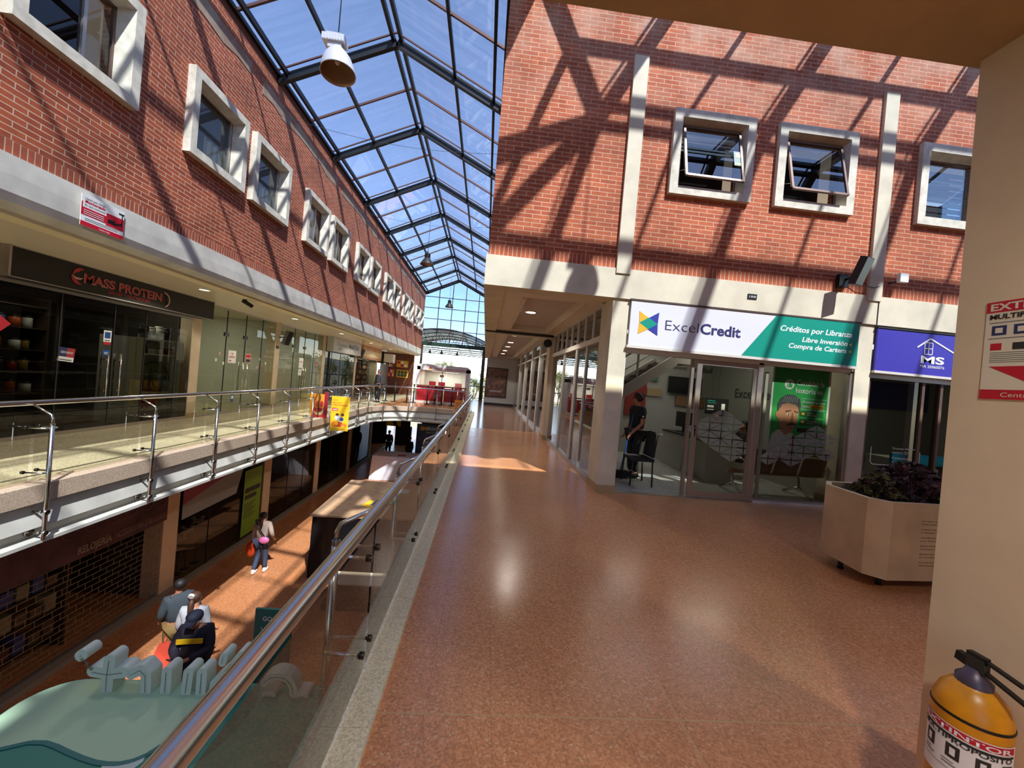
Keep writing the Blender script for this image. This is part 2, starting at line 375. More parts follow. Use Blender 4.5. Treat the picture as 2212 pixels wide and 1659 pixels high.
# opposite block over the camera ---------------------------------
m = MB(); m.box((RX,NY-.3,3.5),(RXE,NY,EAVE), BR); m.box((RX,YB,3.5),(RX+.3,NY-.3,EAVE), BR); struct(m.build('wall_near'))
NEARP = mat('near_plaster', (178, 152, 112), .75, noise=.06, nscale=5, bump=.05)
m = MB(); m.box((RX-.03,NY-.35,3.04),(RXE,NY+.03,3.5), NEARP); m.box((RX-.03,YB,3.04),(RX+.3,NY-.35,3.5), NEARP); struct(m.build('trim_8'))
m = MB(); m.box((RX+.3,YB,3.1),(RXE,NY-.35,3.4), NEARP); struct(m.build('ceiling_near'))
m = MB(); m.box((1.86,.82,0),(2.35,NY,3.2), mat('near_column_paint', (226,204,170), .7, noise=.05, nscale=4, bump=.05)); struct(m.build('column_near'))
# walls behind the camera and outer shell so light comes only through the roof and the ends
m = MB(); m.box((1.0,YB-.3,0),(RXE,YB,3.4), CEIL); struct(m.build('wall_back'))
# floors --------------------------------------------------------
TERR = terrazzo('terrazzo_red', (212,140,92), (226,176,132), lines=[(0,1.1,60),(0,2.055,60),(0,3.01,60),(0,3.965,60),(1,1.825,2.02)], joints=[(0,.165,.3183)], rough=.2)
TERG = terrazzo('terrazzo_ground', (204,128,80), (220,164,116), lines=[(0,-4.4,1.9),(1,6.5,2.0)], rough=.22, scale=60)
TERC = terrazzo('terrazzo_cream', (228,212,170), (244,232,200), rough=.22, joints=[(1,.2,.9)], scale=60)
TERCURB = terrazzo('terrazzo_curb', (246,232,196), (212,196,160), rough=.45, scale=120, joints=[(1,.7,1.0)])
TERPINK = terrazzo('terrazzo_pink', (206,178,150), (226,204,180), rough=.5, scale=120)
XE = -.62; XW = -4.75; YE = 18.4
m = MB()
m.box((XE+.2,YB,-.45),(RXE,FY+.06,0), TERR); m.box((XE+.2,FY+.06,-.45),(1.98,12.6,0), TERR)
struct(m.build('floor'))
m = MB(); m.box((XE+.2,12.6,-.45),(2.6,30,0.0), terrazzo('terrazzo_far',(152,108,88),(200,160,130),rough=.14,joints=[(1,.3,.8)])); struct(m.build('floor_walkway'))
m = MB(); m.box((1.98,FY+.06,-.45),(RXE,12,.0), terrazzo('shop_tiles',(178,178,172),(206,206,200),joints=[(0,.1,.4),(1,.2,.4)],rough=.3,scale=40)); struct(m.build('floor_shop'))
m = MB(); m.box((-12,YB,-.6),(XW-.2,30,-.0), TERC); struct(m.build('floor_left'))
m = MB(); m.box((XW-.2,YE+.2,-.45),(XE+.2,30,0), TERR); struct(m.build('floor_bridge'))
m = MB(); m.box((-14,YB,GZ-.3),(6,44,GZ), TERG); struct(m.build('floor_ground'))
# opening perimeter path (n points outward onto the slab)
def arc(cx, cy, r, a0, a1, n):
    return [(cx+r*math.cos(math.radians(a)), cy+r*math.sin(math.radians(a)), math.cos(math.radians(a)), math.sin(math.radians(a))) for a in [a0+(a1-a0)*i/n for i in range(n+1)]]
PATH = [(XW,YB,-1,0),(XW,6,-1,0),(XW,16.2,-1,0)] + arc(XW+2.2, YE-2.2, 2.2, 180, 90, 12)[1:] + [(-1.6,YE,0,1)] + arc(XE-.7, YE-.7, .7, 90, 0, 6) + [(XE,10,1,0),(XE,YB,1,0)]
m = MB()
m.sweep([(.24,-.2),(.24,.03),(.235,.035),(.005,.035),(0,.03),(0,-.17),(.05,-.17)], PATH, TERPINK)
struct(m.build('trim_9'))
m = MB(); m.sweep([(.26,-.17),(.085,-.17),(.015,-.45),(.10,-.475),(.10,-.565),(.0,-.585),(-.01,-.59),(-.01,-.63),(.1,-.66),(.5,-.68),(2.5,-.68)], PATH, WHITEP)
struct(m.build('trim_10'))
# bright stone kerb on the camera side, seen from above
m = MB(); m.box((XE+.04,YB,.0),(XE+.25,17.6,.04), TERCURB); struct(m.build('trim_11'))
# soffits under the slabs
m = MB(); m.box((-12,YB,-.72),(XW-.3,30,-.62), CEIL); m.box((XE+.3,YB,-.72),(RXE,30,-.62), CEIL); m.box((XW-.3,YE+.3,-.72),(XE+.3,30,-.62), CEIL); struct(m.build('ceiling_ground'))
# left arcade ceiling
m = MB(); m.box((-12,YB,2.95),(LX-.3,30,3.15), mat('arcade_ceiling', (232,216,190), .25)); struct(m.build('ceiling_left'))
# roof slabs closing the blocks
m = MB(); m.box((-12,YB,EAVE-.1),(LX-.3,30,EAVE), CEIL); struct(m.build('ceiling_left_block'))
m = MB(); m.box((RX,FY+.3,EAVE-.1),(RXE,31,EAVE), CEIL); struct(m.build('ceiling_right_block'))
m = MB(); m.box((RX,YB,EAVE-.1),(RXE,NY-.3,EAVE), CEIL); struct(m.build('ceiling_near_block'))
# right walkway ceiling: frame with sunken trays
def tray(x0, x1, y0, y1, name):
    m = MB(); a, b, c, d = x0+.42, x1-.42, y0+.45, y1-.4
    for p, q in (((x0,y0),(a,y1)), ((b,y0),(x1,y1)), ((a,y0),(b,c)), ((a,d),(b,y1))): m.box((p[0],p[1],3.08),(q[0],q[1],3.2), CEIL)
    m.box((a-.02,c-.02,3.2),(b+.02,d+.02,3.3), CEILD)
    m.beam((a-.06,c,3.065),(a-.06,d,3.065),.05,.03,CEIL); m.beam((b+.06,c,3.065),(b+.06,d,3.065),.05,.03,CEIL)
    struct(m.build(name))
tray(RX+.3, 1.98, FY+.32, 11.25, 'ceiling_walkway_front')
tray(RX+.3, 1.98, 11.55, 25, 'ceiling_walkway_far')
m = MB(); m.box((RX+.3,11.25,2.98),(2.0,11.55,3.3), CEIL); m.box((RX,11.2,3.0),(2.0,11.26,3.06), CHAR); struct(m.build('trim_12'))
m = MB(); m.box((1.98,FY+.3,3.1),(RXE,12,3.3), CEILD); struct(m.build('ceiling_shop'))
# columns of the right block
def column(x0, y0, x1, y1, z0, z1, name, mt=CREAM, base=None):
    m = MB(); m.box((x0,y0,z0),(x1,y1,z1), mt)
    if base: m.box((x0-.015,y0-.015,z0),(x1+.015,y1+.015,z0+.12), base)
    return struct(m.build(name))
BASE = mat('column_base', (176,150,110), .5)
column(1.87, FY, 2.14, 6.45, 0, 3.04, 'column_corner', PLASTER, BASE)
column(5.98, FY, 6.25, 6.4, 0, 3.04, 'column_shop', PLASTER, BASE)
column(10.2, FY, 10.5, 6.4, 0, 3.04, 'column_shop_far', PLASTER, BASE)
column(1.8, 11.2, 2.05, 11.75, 0, 3.1, 'column_walkway', CREAM, BASE)
for i, y in enumerate((13.6, 15.9, 18.6, 21.4)): column(1.86, y, 2.02, y+.22, 0, 3.1, 'column_walkway_%s' % 'abcd'[i], ALUW)
# far wall with the film poster
m = MB(); m.box((.02,25,0),(2.6,25.25,3.2), mat('far_wall_white', (206,202,196), .7)); struct(m.build('wall_far'))
m = MB(); m.box((.01,24.97,0),(2.2,25,.14), CHAR); struct(m.build('baseboard_far'))
# left upper arcade pillars and ground pillars
for i, y in enumerate((-1.9, 2.1, 6.05-.25, 10.04, 13.78, 17.65, 21.85, 26.0)):
    column(-7.6, y, -7.3, y+.28, 0, 2.95, 'column_arcade_%s' % 'abcdefgh'[i], CREAM, BASE)
for i, y in enumerate((-2.8, 1.2, 5.2, 9.1, 13.0, 16.85, 20.8, 24.6)):
    column(-7.3, y, -6.9, y+.42, GZ, -.7, 'column_ground_%s' % 'abcdefgh'[i], CREAM)
m = MB()
for y0, y1 in ((YB,30),): m.box((-6.93,y0,GZ),(-6.78,y1,GZ+.09), mat('kerb_grey', (150,140,124), .6))
struct(m.build('baseboard_ground'))
# shop shells (back and party walls)
m = MB(); m.box((-10.6,YB,0),(-10.4,30,2.95), SHOPWALL)
for y in (5.9, 10.18, 13.9, 17.8, 22, 26.1): m.box((-10.4,y-.06,0),(-7.6,y+.06,2.95), SHOPWALL)
struct(m.build('wall_arcade_back'))
m = MB(); m.box((-10.2,YB,GZ),(-10,30,-.7), SHOPDARK)
for y in (5.4, 9.3, 13.2, 17.05, 21, 24.8): m.box((-10,y-.06,GZ),(-7.3,y+.06,-.7), SHOPDARK)
struct(m.build('wall_ground_back'))
m = MB(); m.box((3.0,YB,GZ),(3.2,30,-.7), SHOPDARK); struct(m.build('wall_ground_right'))
# ExcelCredit shop shell
m = MB(); m.box((2.0,10,0),(6.25,10.15,3.1), OFFW); m.box((6.1,6.4,0),(6.25,10,3.1), OFFW); m.box((6.25,10,0),(RXE,10.15,3.1), mat('shop_grey_wall',(120,124,120),.8)); m.box((RXE-.2,FY+.3,0),(RXE,10,3.1), SHOPWALL)
m.box((2.02,10.15,0),(2.12,12.6,3.1), SHOPWALL); struct(m.build('wall_shop_back'))
m = MB(); m.box((0,25.3,0),(.15,30,3.04), SHOPWALL); m.box((2.2,12,0),(2.6,25,3.1), mat('far_shop_wall',(70,68,64),.8)); struct(m.build('wall_walkway_back'))  # wall beyond the far wall added to keep sky out of the gallery glass
# ================================================================ GLASS ROOF
MX = (LX+RX)/2; MR = 9.05; SL = (MR-EAVE)/(MX-LX); CYR = (NY+FY)/2; CR = EAVE + SL*(FY-NY)/2
roof = thing('glass_roof', 'pitched glass roof on dark steel rafters over the atrium', 'roof', (MX,0,EAVE))
def mz(x): return MR - SL*abs(x-MX)
def cz(y): return CR - SL*abs(y-CYR)
ys = [2.9+3.01*k for k in range(-3, 10)]
HX = 2.53; HE = .36      # hipped end of the court roof: ridge node and hip eave
def right_end(y): return RX
for y in ys:
    m = MB(); m.beam((LX,y,mz(LX)-.06),(MX,y,MR-.06),.10,.17,DARKM); xe = right_end(y); m.beam((MX,y,MR-.06),(xe,y,mz(xe)-.06),.10,.17,DARKM)
    m.beam((LX,y-.13,mz(LX)+.07),(MX,y-.13,MR+.07),.03,.03,BARM); m.beam((MX,y-.13,MR+.07),(xe,y-.13,mz(xe)+.07),.03,.03,BARM)
    m.build('rafter', roof)
for y in [yy+1.505 for yy in ys[:-1]]:
    m = MB(); xe = right_end(y)
    m.beam((LX,y,mz(LX)+.06),(MX,y,MR+.06),.045,.05,BARM); m.beam((MX,y,MR+.06),(xe,y,mz(xe)+.06),.045,.05,BARM); m.build('glazing_bar', roof)
for x in (LX+.2, -3.94):
    m = MB(); m.beam((x,YB,mz(x)+.0),(x,YF,mz(x)),.06,.11,DARKM); m.build('purlin', roof)
for x in (-1.28, RX-.24):
    m = MB(); m.beam((x,YB,mz(x)),(x,YF,mz(x)),.06,.11,DARKM); m.build('purlin', roof)
for dx in (-.09, .09):
    m = MB(); m.beam((MX+dx,YB,MR-.0),(MX+dx,YF,MR),.07,.12,DARKM); m.build('ridge_beam', roof)
# glazing of main roof
e = .1
m = MB()
m.poly([(LX,YB,mz(LX)+e),(MX,YB,MR+e),(MX,YF,MR+e),(LX,YF,mz(LX)+e)], G_ROOF); m.build('glazing', roof, fix=False)
m = MB(); zr = mz(RX)+e
m.poly([(MX,YB,MR+e),(RX,YB,zr),(RX,YF,zr),(MX,YF,MR+e)], G_ROOF); m.build('glazing', roof, fix=False)
# cross arm
cross = thing('glass_cross_roof', 'glass roof arm over the court in front of the credit office', 'roof', (2.5,CYR,EAVE))
m = MB(); m.poly([(HX,CYR,CR+e),(RXE,CYR,CR+e),(RXE,FY,EAVE+e),(HE,FY,EAVE+e)], G_ROOF); m.poly([(HX,CYR,CR+e),(HE,NY,EAVE+e),(RXE,NY,EAVE+e),(RXE,CYR,CR+e)], G_ROOF); m.poly([(HX,CYR,CR+e),(HE,FY,EAVE+e),(HE,NY,EAVE+e)], G_ROOF); m.build('glazing', cross, fix=False)
for x in [HX+2.65*k for k in range(0, 4)]:
    m = MB(); m.beam((x,NY,EAVE-.02),(x,CYR,CR-.06),.17,.16,DARKM,up=(0,0,1)); m.beam((x,CYR,CR-.06),(x,FY,EAVE-.02),.17,.16,DARKM)
    m.beam((x-.14,NY,EAVE+.06),(x-.14,CYR,CR+.05),.035,.035,BARM); m.beam((x-.14,CYR,CR+.05),(x-.14,FY,EAVE+.06),.035,.035,BARM); m.build('rafter', cross)
for x in [HX+2.65*(k+.5) for k in range(0, 4)]:
    m = MB(); m.beam((x,NY,EAVE+.05),(x,CYR,CR+.03),.06,.06,BARM); m.beam((x,CYR,CR+.03),(x,FY,EAVE+.05),.06,.06,BARM); m.build('glazing_bar', cross)
hz = (CR-EAVE)/2; hxm = (HE+HX)/2
for y in (NY+1.12, FY-1.12):
    m = MB(); m.beam((hxm,y,cz(y)),(RXE,y,cz(y)),.11,.13,DARKM); m.build('purlin', cross)
MB().beam((hxm,NY+1.12,EAVE+hz),(hxm,FY-1.12,EAVE+hz),.11,.13,DARKM).build('purlin', cross)
for dy in (-.11, .11):
    m = MB(); m.beam((HX,CYR+dy,CR),(RXE,CYR+dy,CR),.08,.12,DARKM); m.build('ridge_beam', cross)
for y in (NY, FY):
    m = MB(); m.beam((HE,y,EAVE-.04),(HX,CYR,CR-.05),.18,.2,DARKM); m.build('hip_beam', cross)
for y in (CYR-.12, CYR+.12): MB().beam((HE,y,EAVE-.02),(HX,CYR,CR-.06),.10,.14,DARKM).build('hip_rafter', cross)
MB().box((RX+.02,NY+.02,EAVE-.02),(HE+.04,FY-.02,EAVE+.06), mat('gutter_sheet',(70,66,62),.6)).build('valley_gutter', cross)
m = MB(); m.beam((RX,YB,EAVE+.03),(RX,NY,EAVE+.03),.12,.12,DARKM); m.beam((RX,FY,EAVE+.03),(RX,YF,EAVE+.03),.12,.12,DARKM); m.build('eave_beam', roof)
m = MB(); m.beam((LX,YB,EAVE+.06),(LX,YF,EAVE+.06),.12,.08,DARKM); m.build('eave_beam', roof)
# gable end
gab = thing('gable_glazing', 'gridded glass gable wall closing the far end of the atrium', 'glass wall', (MX,YF,4))
GB = mat('gable_bars', (66,44,46), .5)
m = MB(); m.poly([(LX,YF,4.05),(RX,YF,4.05),(RX,YF,EAVE),(MX,YF,MR),(LX,YF,EAVE)], G_GABLE); m.build('glazing', gab, fix=False)
for k in range(1, 5):
    x = LX + 1.02*k+.05; mb_ = MB().beam((x,YF-.03,4.0),(x,YF-.03,mz(x)),.06,.06,GB,up=(0,1,0)); mb_.build('mullion', gab)
for k in range(5):
    z = 7.6-.84*k; xa = LX; xb = RX; MB().beam((xa,YF-.03,z),(xb,YF-.03,z),.05,.05,GB).build('transom', gab)
m = MB(); m.beam((LX,YF-.05,EAVE),(MX,YF-.05,MR),.1,.16,DARKM); m.beam((MX,YF-.05,MR),(RX,YF-.05,EAVE),.1,.16,DARKM); m.build('verge_beam', gab)
m = MB(); m.beam((LX,YF,3.98),(RX,YF,3.98),.2,.3,mat('green_steel',(34,58,44),.5)); m.build('base_beam', gab)
m = MB(); m.box((-.42,YF-.15,0),(-.16,YF+.1,4), mat('brown_post',(52,40,30),.6)); m.box((LX,YF-.15,0),(LX+.14,YF+.1,4), MATS['brown_post']); struct(m.build('trim_13'))
# arched canopy beyond
cano = thing('arched_canopy', 'arched translucent canopy on green trusses beyond the gable', 'canopy', (-3,34,4))
def archz(x): return 4.15 + 1.15*max(0, 1-((x+3.6)/4.2)**2)
m = MB(); n = 16; X = [-7.8+8.4*i/n for i in range(n+1)]
for i in range(n): m.poly([(X[i],30.4,archz(X[i])),(X[i+1],30.4,archz(X[i+1])),(X[i+1],40,archz(X[i+1])),(X[i],40,archz(X[i]))], G_CANOPY)
m.build('roof_sheet', cano, fix=False)
for y in (30.6, 33, 35.5, 38):
    m = MB(); G = MATS['green_steel']
    for i in range(n): m.beam((X[i],y,archz(X[i])-.05),(X[i+1],y,archz(X[i+1])-.05),.06,.08,G)
    m.beam((X[0],y,3.75),(X[-1],y,3.75),.06,.08,G)
    for i in range(0, n, 1):
        m.beam((X[i],y,3.75),(X[i+1],y,archz(X[i+1])-.05) if i % 2 == 0 else (X[i+1],y,3.75),.03,.03,G)
        if i % 2: m.beam((X[i],y,archz(X[i])-.05),(X[i+1],y,3.75),.03,.03,G)
    m.build('truss', cano)
for x in (-4.9,-3.9,-2.6):
    MB().lathe([(.0,.0),(.05,0),(.06,-.12),(.19,-.3)], (x,33,3.72), DARKM, 12).build('canopy_lamp', cano)
for x in (-7.6, .5):
    for y in (30.6, 38): MB().box((x-.08,y-.08,GZ),(x+.08,y+.08,4.2), MATS['brown_post']).build('post', cano)
# ================================================================ WINDOWS
def window(P, a0, b0, a1, b1, n, style):
    mb = MB(); e = .13; d = .12 if style == 'left' else .07
    for q in ((a0,b0,a1,b0+e),(a0,b1-e,a1,b1),(a0,b0+e,a0+e,b1-e),(a1-e,b0+e,a1,b1-e)):
        mb.prism([P(q[0],q[1],d), P(q[2],q[1],d), P(q[2],q[3],d), P(q[0],q[3],d)], -P.n*(d+.1), CONC)
    # splayed reveal
    i = e; o = [(a0+i,b0+i),(a1-i,b0+i),(a1-i,b1-i),(a0+i,b1-i)]; s = .05
    q = [(a0+i+s,b0+i+s),(a1-i-s,b0+i+s),(a1-i-s,b1-i-s),(a0+i+s,b1-i-s)]
    for k in range(4):
        mb.poly([P(*o[k],d), P(*o[(k+1) % 4],d), P(*q[(k+1) % 4],-.08), P(*q[k],-.08)], CONC)
        mb.poly([P(*o[k],-.1), P(*o[(k+1) % 4],-.1), P(*q[(k+1) % 4],-.1), P(*q[k],-.1)], CONC)
    mb.poly([P(*q[0],-.45),P(*q[1],-.45),P(*q[2],-.45),P(*q[3],-.45)], mat('room_dark',(30,29,28),.9))
    w_ = mb.build('window_%d' % n); struct(w_)
    A0,B0,A1,B1 = q[0][0],q[0][1],q[2][0],q[2][1]
    f = MB()
    for t in ((A0,B0,A1,B0+.03),(A0,B1-.03,A1,B1),(A0,B0,A0+.03,B1),(A1-.03,B0,A1,B1)): rect(P,*t,-.12,BRNZ,.04,f)
    f.build('window_frame', w_)
    if style == 'open':      # top-hung sash pushed out at the bottom
        ang = math.radians(13); top = P((A0+A1)/2, B1-.02, -.04)
        up = (P.u*math.cos(ang) - P.n*math.sin(ang)); S = PL(top, P.r, up); hw = (A1-A0)/2-.01; H = (B1-B0)-.06
        g = MB()
        for t in ((-hw,-H,hw,-H+.035),(-hw,-.035,hw,0),(-hw,-H,-hw+.035,0),(hw-.035,-H,hw,0)): rect(S,*t,-.02,BRNZ,.035,g)
        sa = g.build('window_sash', w_)
        MB().poly([S(-hw,-H,0),S(hw,-H,0),S(hw,0,0),S(-hw,0,0)], G_WIN).build('window_pane', sa, fix=False)
        st = MB(); st.tube([P(A0+.02,B0+.25,-.06), S(-hw+.01,-H+.1,0)], .006, ALU, 6); st.tube([P(A1-.02,B0+.25,-.06), S(hw-.01,-H+.1,0)], .006, ALU, 6); st.build('stay_arm', w_)
        return w_, S
    MB().poly([P(A0,B0,-.1),P(A1,B0,-.1),P(A1,B1,-.1),P(A0,B1,-.1)], G_WINL if style == 'left' else G_WIN).build('window_pane', w_, fix=False)
    if style == 'left':
        mp_ = .93 if n in NEARC else .62
        MB().prism([P(A0+(A1-A0)*mp_,B0,-.1),P(A0+(A1-A0)*mp_+.04,B0,-.1),P(A0+(A1-A0)*mp_+.04,B1,-.1),P(A0+(A1-A0)*mp_,B1,-.1)], P.n*.03, ALU).build('mullion', w_)
        cu = MB(); c0, c1 = A0+.02, (A1-.02 if n in NEARC else A0+(A1-A0)*.35); nn = 14; cm = mat('curtain',(214,214,208),.9)
        for k in range(nn):
            x0 = c0+(c1-c0)*k/nn; x1 = c0+(c1-c0)*(k+1)/nn
            cu.poly([P(x0,B0,-.125-.012*(k%2)),P(x1,B0,-.125-.012*((k+1)%2)),P(x1,B1,-.125-.012*((k+1)%2)),P(x0,B1,-.125-.012*(k%2))], cm)
        if n in NEARC or n > 8: cu.build('curtain', w_, fix=False)
    if style == 'blind':
        bl = MB(); bm_ = mat('blind_slats', (176,190,192), .6); z = B1-.12
        while z > B0+.02: bl.prism([P(A0+.01,z-.085,-.16),P(A1-.01,z-.085,-.16),P(A1-.01,z,-.17),P(A0+.01,z,-.17)], -P.n*.004, bm_); z -= .1
        bl.build('blind', w_)
    return w_, None
n = 1
NEARC = [i+1 for i, (a, b) in enumerate(LW) if 6 < a < 9]
for a, b in LW: window(PLW, a, LZ0, b, LZ1, n, 'left'); n += 1
for i, (a, b) in enumerate(RW):
    st = 'open' if i < 2 else 'blind'
    w_, S = window(PFA, a, RZ0, b, RZ1, n, st); n += 1
    if i == 0:
        bl = MB(); bm_ = mat('blind_strips', (214,222,230), .5)
        for k in range(6): bl.prism([S(-.5,-.1-k*.065,-.05),S(.5,-.1-k*.065,-.05),S(.5,-.065-k*.065,-.05),S(-.5,-.065-k*.065,-.05)], -S.n*.004, bm_)
        bl.build('blind', w_)
        sk = MB(); rect(S,.33,-.62,.47,-.36,.003,mat('sticker_green',(30,92,84),.4),.002,sk); so_ = sk.build('sticker', w_)
        k2 = MB(); flat(S, disc(.4,-.43,.045), .006, mat('sticker_yellow',(206,200,90),.4), .001, k2); rect(S,.34,-.6,.46,-.575,.006,MATS['sticker_yellow'],.001,k2); k2.build('emblem', so_)
# ================================================================ BALUSTRADES
def samp(path):
    S = [0]
    for a, b in zip(path, path[1:]): S.append(S[-1]+math.hypot(b[0]-a[0], b[1]-a[1]))
    def f(s):
        s = max(0, min(S[-1], s)); i = 0
        while i < len(S)-2 and S[i+1] < s: i += 1
        t = (s-S[i])/(S[i+1]-S[i]); a, b = path[i], path[i+1]; v = [a[k]*(1-t)+b[k]*t for k in range(4)]
        l = math.hypot(v[2], v[3]); v[2] /= l; v[3] /= l; return v
    return f, S[-1]
CLAMP = mat('clamp_dark_steel', (70,64,58), .3, metal=.9)
def post(par, x, y, nx, ny):
    P = lambda o, z, t=0: (x+nx*o-ny*t, y+ny*o+nx*t, z)
    m = MB(); m.tube([P(-.07,-.57),P(-.07,.7)], .021, STEEL, 10); m.tube([P(-.07,.69),P(-.07,.76),P(-.055,.80),P(.13,.895)], .012, STEEL, 8)
    m.lathe([(.024,-.01),(.024,.01)], P(-.07,.70), STEEL, 10)
    p = m.build('post', par)
    for z in (.66, .17):
        q = MB()
        for t in (-.065, .065):
            q.tube([P(-.07,z,0),P(-.06,z,t*.9),P(.115,z,t)], .0095, STEEL, 8); q.tube([P(.112,z,t),P(.135,z,t)], .018, CLAMP, 10)
        q.build('glass_bracket', p)
    for z in (-.27, -.5):
        q = MB(); q.tube([P(.1,z),P(.07,z)], .045, STEEL, 12); q.tube([P(.08,z),P(-.07,z)], .013, STEEL, 8); q.tube([P(-.095,z),P(-.045,z)], .028, STEEL, 10)
        q.build('wall_clamp', p)
def balustrade(name, label, path, s_list, gl, s0, s1):
    f, tot = samp(path)
    t = thing(name, label, 'railing', (0,0,0))
    pts = []; s = s0
    while s <= s1: v = f(s); pts.append((v[0]+v[2]*.15, v[1]+v[3]*.15, .92)); s += .22
    MB().tube(pts, .030, STEEL, 14).build('handrail', t)
    for s in s_list: post(t, *f(s))
    for a, b in zip(s_list, s_list[1:]):
        n = max(1, int((b-a)/.2)); m = MB(); q = [f(a+.018+(b-a-.036)*i/n) for i in range(n+1)]
        for i in range(n):
            (x0,y0,nx0,ny0),(x1,y1,nx1,ny1) = q[i], q[i+1]; o = .12
            m.poly([(x0+nx0*o,y0+ny0*o,.06),(x1+nx1*o,y1+ny1*o,.06),(x1+nx1*o,y1+ny1*o,.80),(x0+nx0*o,y0+ny0*o,.80)], gl)
        m.build('glass_panel', t, fix=False)
    return t
PL1 = [(XW,3-1.5,-1,0)] + PATH[1:-1]     # left side and far curve
fL, tL = samp(PL1)
sl = [y-1.5 for y in (1.95+.035,3.27,4.545,5.867,7.157,8.406,9.684,10.955,12.30,13.6,14.84,16.1)]
sc = sl[-1]; 
while sc + 1.3 < tL-8.3: sc += 1.3; sl.append(sc)
balustrade('glass_railing', 'steel and glass railing along the left gallery curving across the far end', PL1, sl, G_RAIL, .0, tL-8.3)
PR = [(XE,17.2,1,0),(XE,-3,1,0)]
balustrade('glass_railing', 'steel and tinted glass railing beside the red walkway in the foreground', PR, [17.2-y for y in (16.9,15.92,14.53,13.14,11.75,10.36,8.97,7.58,6.19,4.80,3.41,2.02,.63,-.76,-2.1)], G_RAILD, .1, 19.6)
# ================================================================ HIGH-BAY LAMPS
ENAM = mat('lamp_aluminium', (206,206,210), .35, metal=.25); BRIN = mat('reflector_inside', (170,140,110), .35, metal=.4)
def highbay(label, x, y, ztop, z, body, tilt=0, box=True):
    t = thing('pendant_lamp', label, 'lamp', (x,y,z))
    R = Matrix.Rotation(tilt, 4, 'Y') @ Matrix.Rotation(tilt*.4, 4, 'X')
    MB().tube([(x,y,z+.16),(x,y,ztop)], .008, mat('cable_green',(70,96,92),.5), 6).build('cable', t)
    if box:
        m = MB(); m.box((x-.2,y-.09,z+.02),(x+.12,y+.09,z+.12), ENAM); m.box((x-.15,y-.07,z+.12),(x+.08,y+.07,z+.15), ENAM); m.box((x-.12,y-.06,z-.06),(x+.08,y+.06,z+.02), ENAM)
        for k in range(8): m.box((x-.2+.04*k,y-.095,z+.03),(x-.185+.04*k,y+.095,z+.11), ENAM)
        m.build('ballast_box', t)
    else:
        m = MB(); m.lathe([(.0,.16),(.03,.16),(.035,.1),(.09,.08),(.1,-.06),(.09,-.1)], (x,y,z), body, 16)
        for k in range(4): m.lathe([(.095,.0),(.112,.0),(.112,.012),(.095,.012)], (x,y,z-.06+.035*k), body, 16)
        m.build('housing', t)
    prof = [(.07,-.03),(.10,-.07),(.14,-.12),(.19,-.2),(.225,-.3),(.24,-.4),(.25,-.43),(.245,-.43),(.23,-.39),(.215,-.3),(.18,-.2),(.13,-.12),(.09,-.08)]
    if not box: prof = [(.09,-.08),(.12,-.12),(.19,-.22),(.25,-.33),(.26,-.35),(.25,-.35),(.24,-.32),(.18,-.22),(.11,-.13),(.08,-.1)]
    m = MB(); 
    c = Vector((x,y,z)); nn = 28
    k0 = len(prof)//2
    for seg, mt in ((prof[:k0+2], body), (prof[k0+1:], BRIN)):
        vs = [c + (R @ Vector((r*math.cos(2*math.pi*k/nn), r*math.sin(2*math.pi*k/nn), h))) for r, h in seg for k in range(nn)]
        m.add(vs, [(i*nn+k, i*nn+(k+1) % nn, (i+1)*nn+(k+1) % nn, (i+1)*nn+k) for i in range(len(seg)-1) for k in range(nn)], mt, True)
    m.build('reflector', t)
    b = MB(); b.ell(c + R @ Vector((0,0,-.2)), (.045,.045,.09), mat('lamp_bulb',(226,222,210),.3), 12, 8); b.build('bulb', t)
    return t
LD = mat('lamp_dark', (60,58,56), .4, metal=.4)
highbay('large white high-bay lamp hanging nearest the camera under the glass roof', MX-.02, 6.0, MR, 6.40, ENAM, -.12)
highbay('dark bell-shaped pendant lamp hanging midway down the atrium', MX, 15.0, MR, 6.15, LD, 0, False)
highbay('small dark pendant lamp hanging in front of the far glass gable', MX, 24.0, MR, 6.2, LD, 0, False)
highbay('high-bay lamp hanging over the court before the credit office', 2.46, CYR, CR, 6.55, ENAM, 0)
# thin wires across the atrium
for i, (a, b) in enumerate([((LX+.02,8.0,6.6),(RX-.02,9.6,7.2)), ((LX+.02,12.6,6.7),(RX-.02,14.2,7.2)), ((LX+.02,16.8,6.8),(RX-.02,18,7.2))]):
    w_ = MB(); p, q = Vector(a), Vector(b); w_.tube([p.lerp(q, k/10) - Vector((0,0,.25*math.sin(math.pi*k/10))) for k in range(11)], .004, CHAR, 5)
    tag(w_.build('wire'), ('nearest','middle','farthest')[i] + ' of the three thin wires strung across the atrium', 'wire')
# ================================================================ RIGHT FACADE: OFFICE FRONT
NAVY = mat('navy_letters', (44,40,96), .5); TEAL = mat('sign_teal', (0,146,124), .45); YEL = mat('logo_yellow', (238,176,40), .5); LBLU = mat('logo_blue', (42,54,150), .5)
SIGNW = mat('sign_white', (222,222,230), .4)
PS = PL((0,5.83,0), (1,0,0))
sg = thing('shop_sign', 'white and teal ExcelCredit fascia sign above the office door', 'sign', (4.05,5.85,2.32))
m = MB(); m.box((2.15,5.83,2.33),(5.95,5.89,3.025), SIGNW); m.build('sign_panel', sg)
flat(PS, [(3.99,2.335),(5.945,2.335),(5.945,3.02),(4.52,3.02)], .001, TEAL, .003).build('teal_panel', sg)
m = MB(); m.box((2.13,5.82,2.29),(5.97,5.9,2.33), ALUW); m.box((2.13,5.82,3.025),(5.97,5.9,3.05), mat('sign_brown_edge',(70,54,46),.6)); m.build('sign_frame', sg)
lg = MB(); cx = 2.44
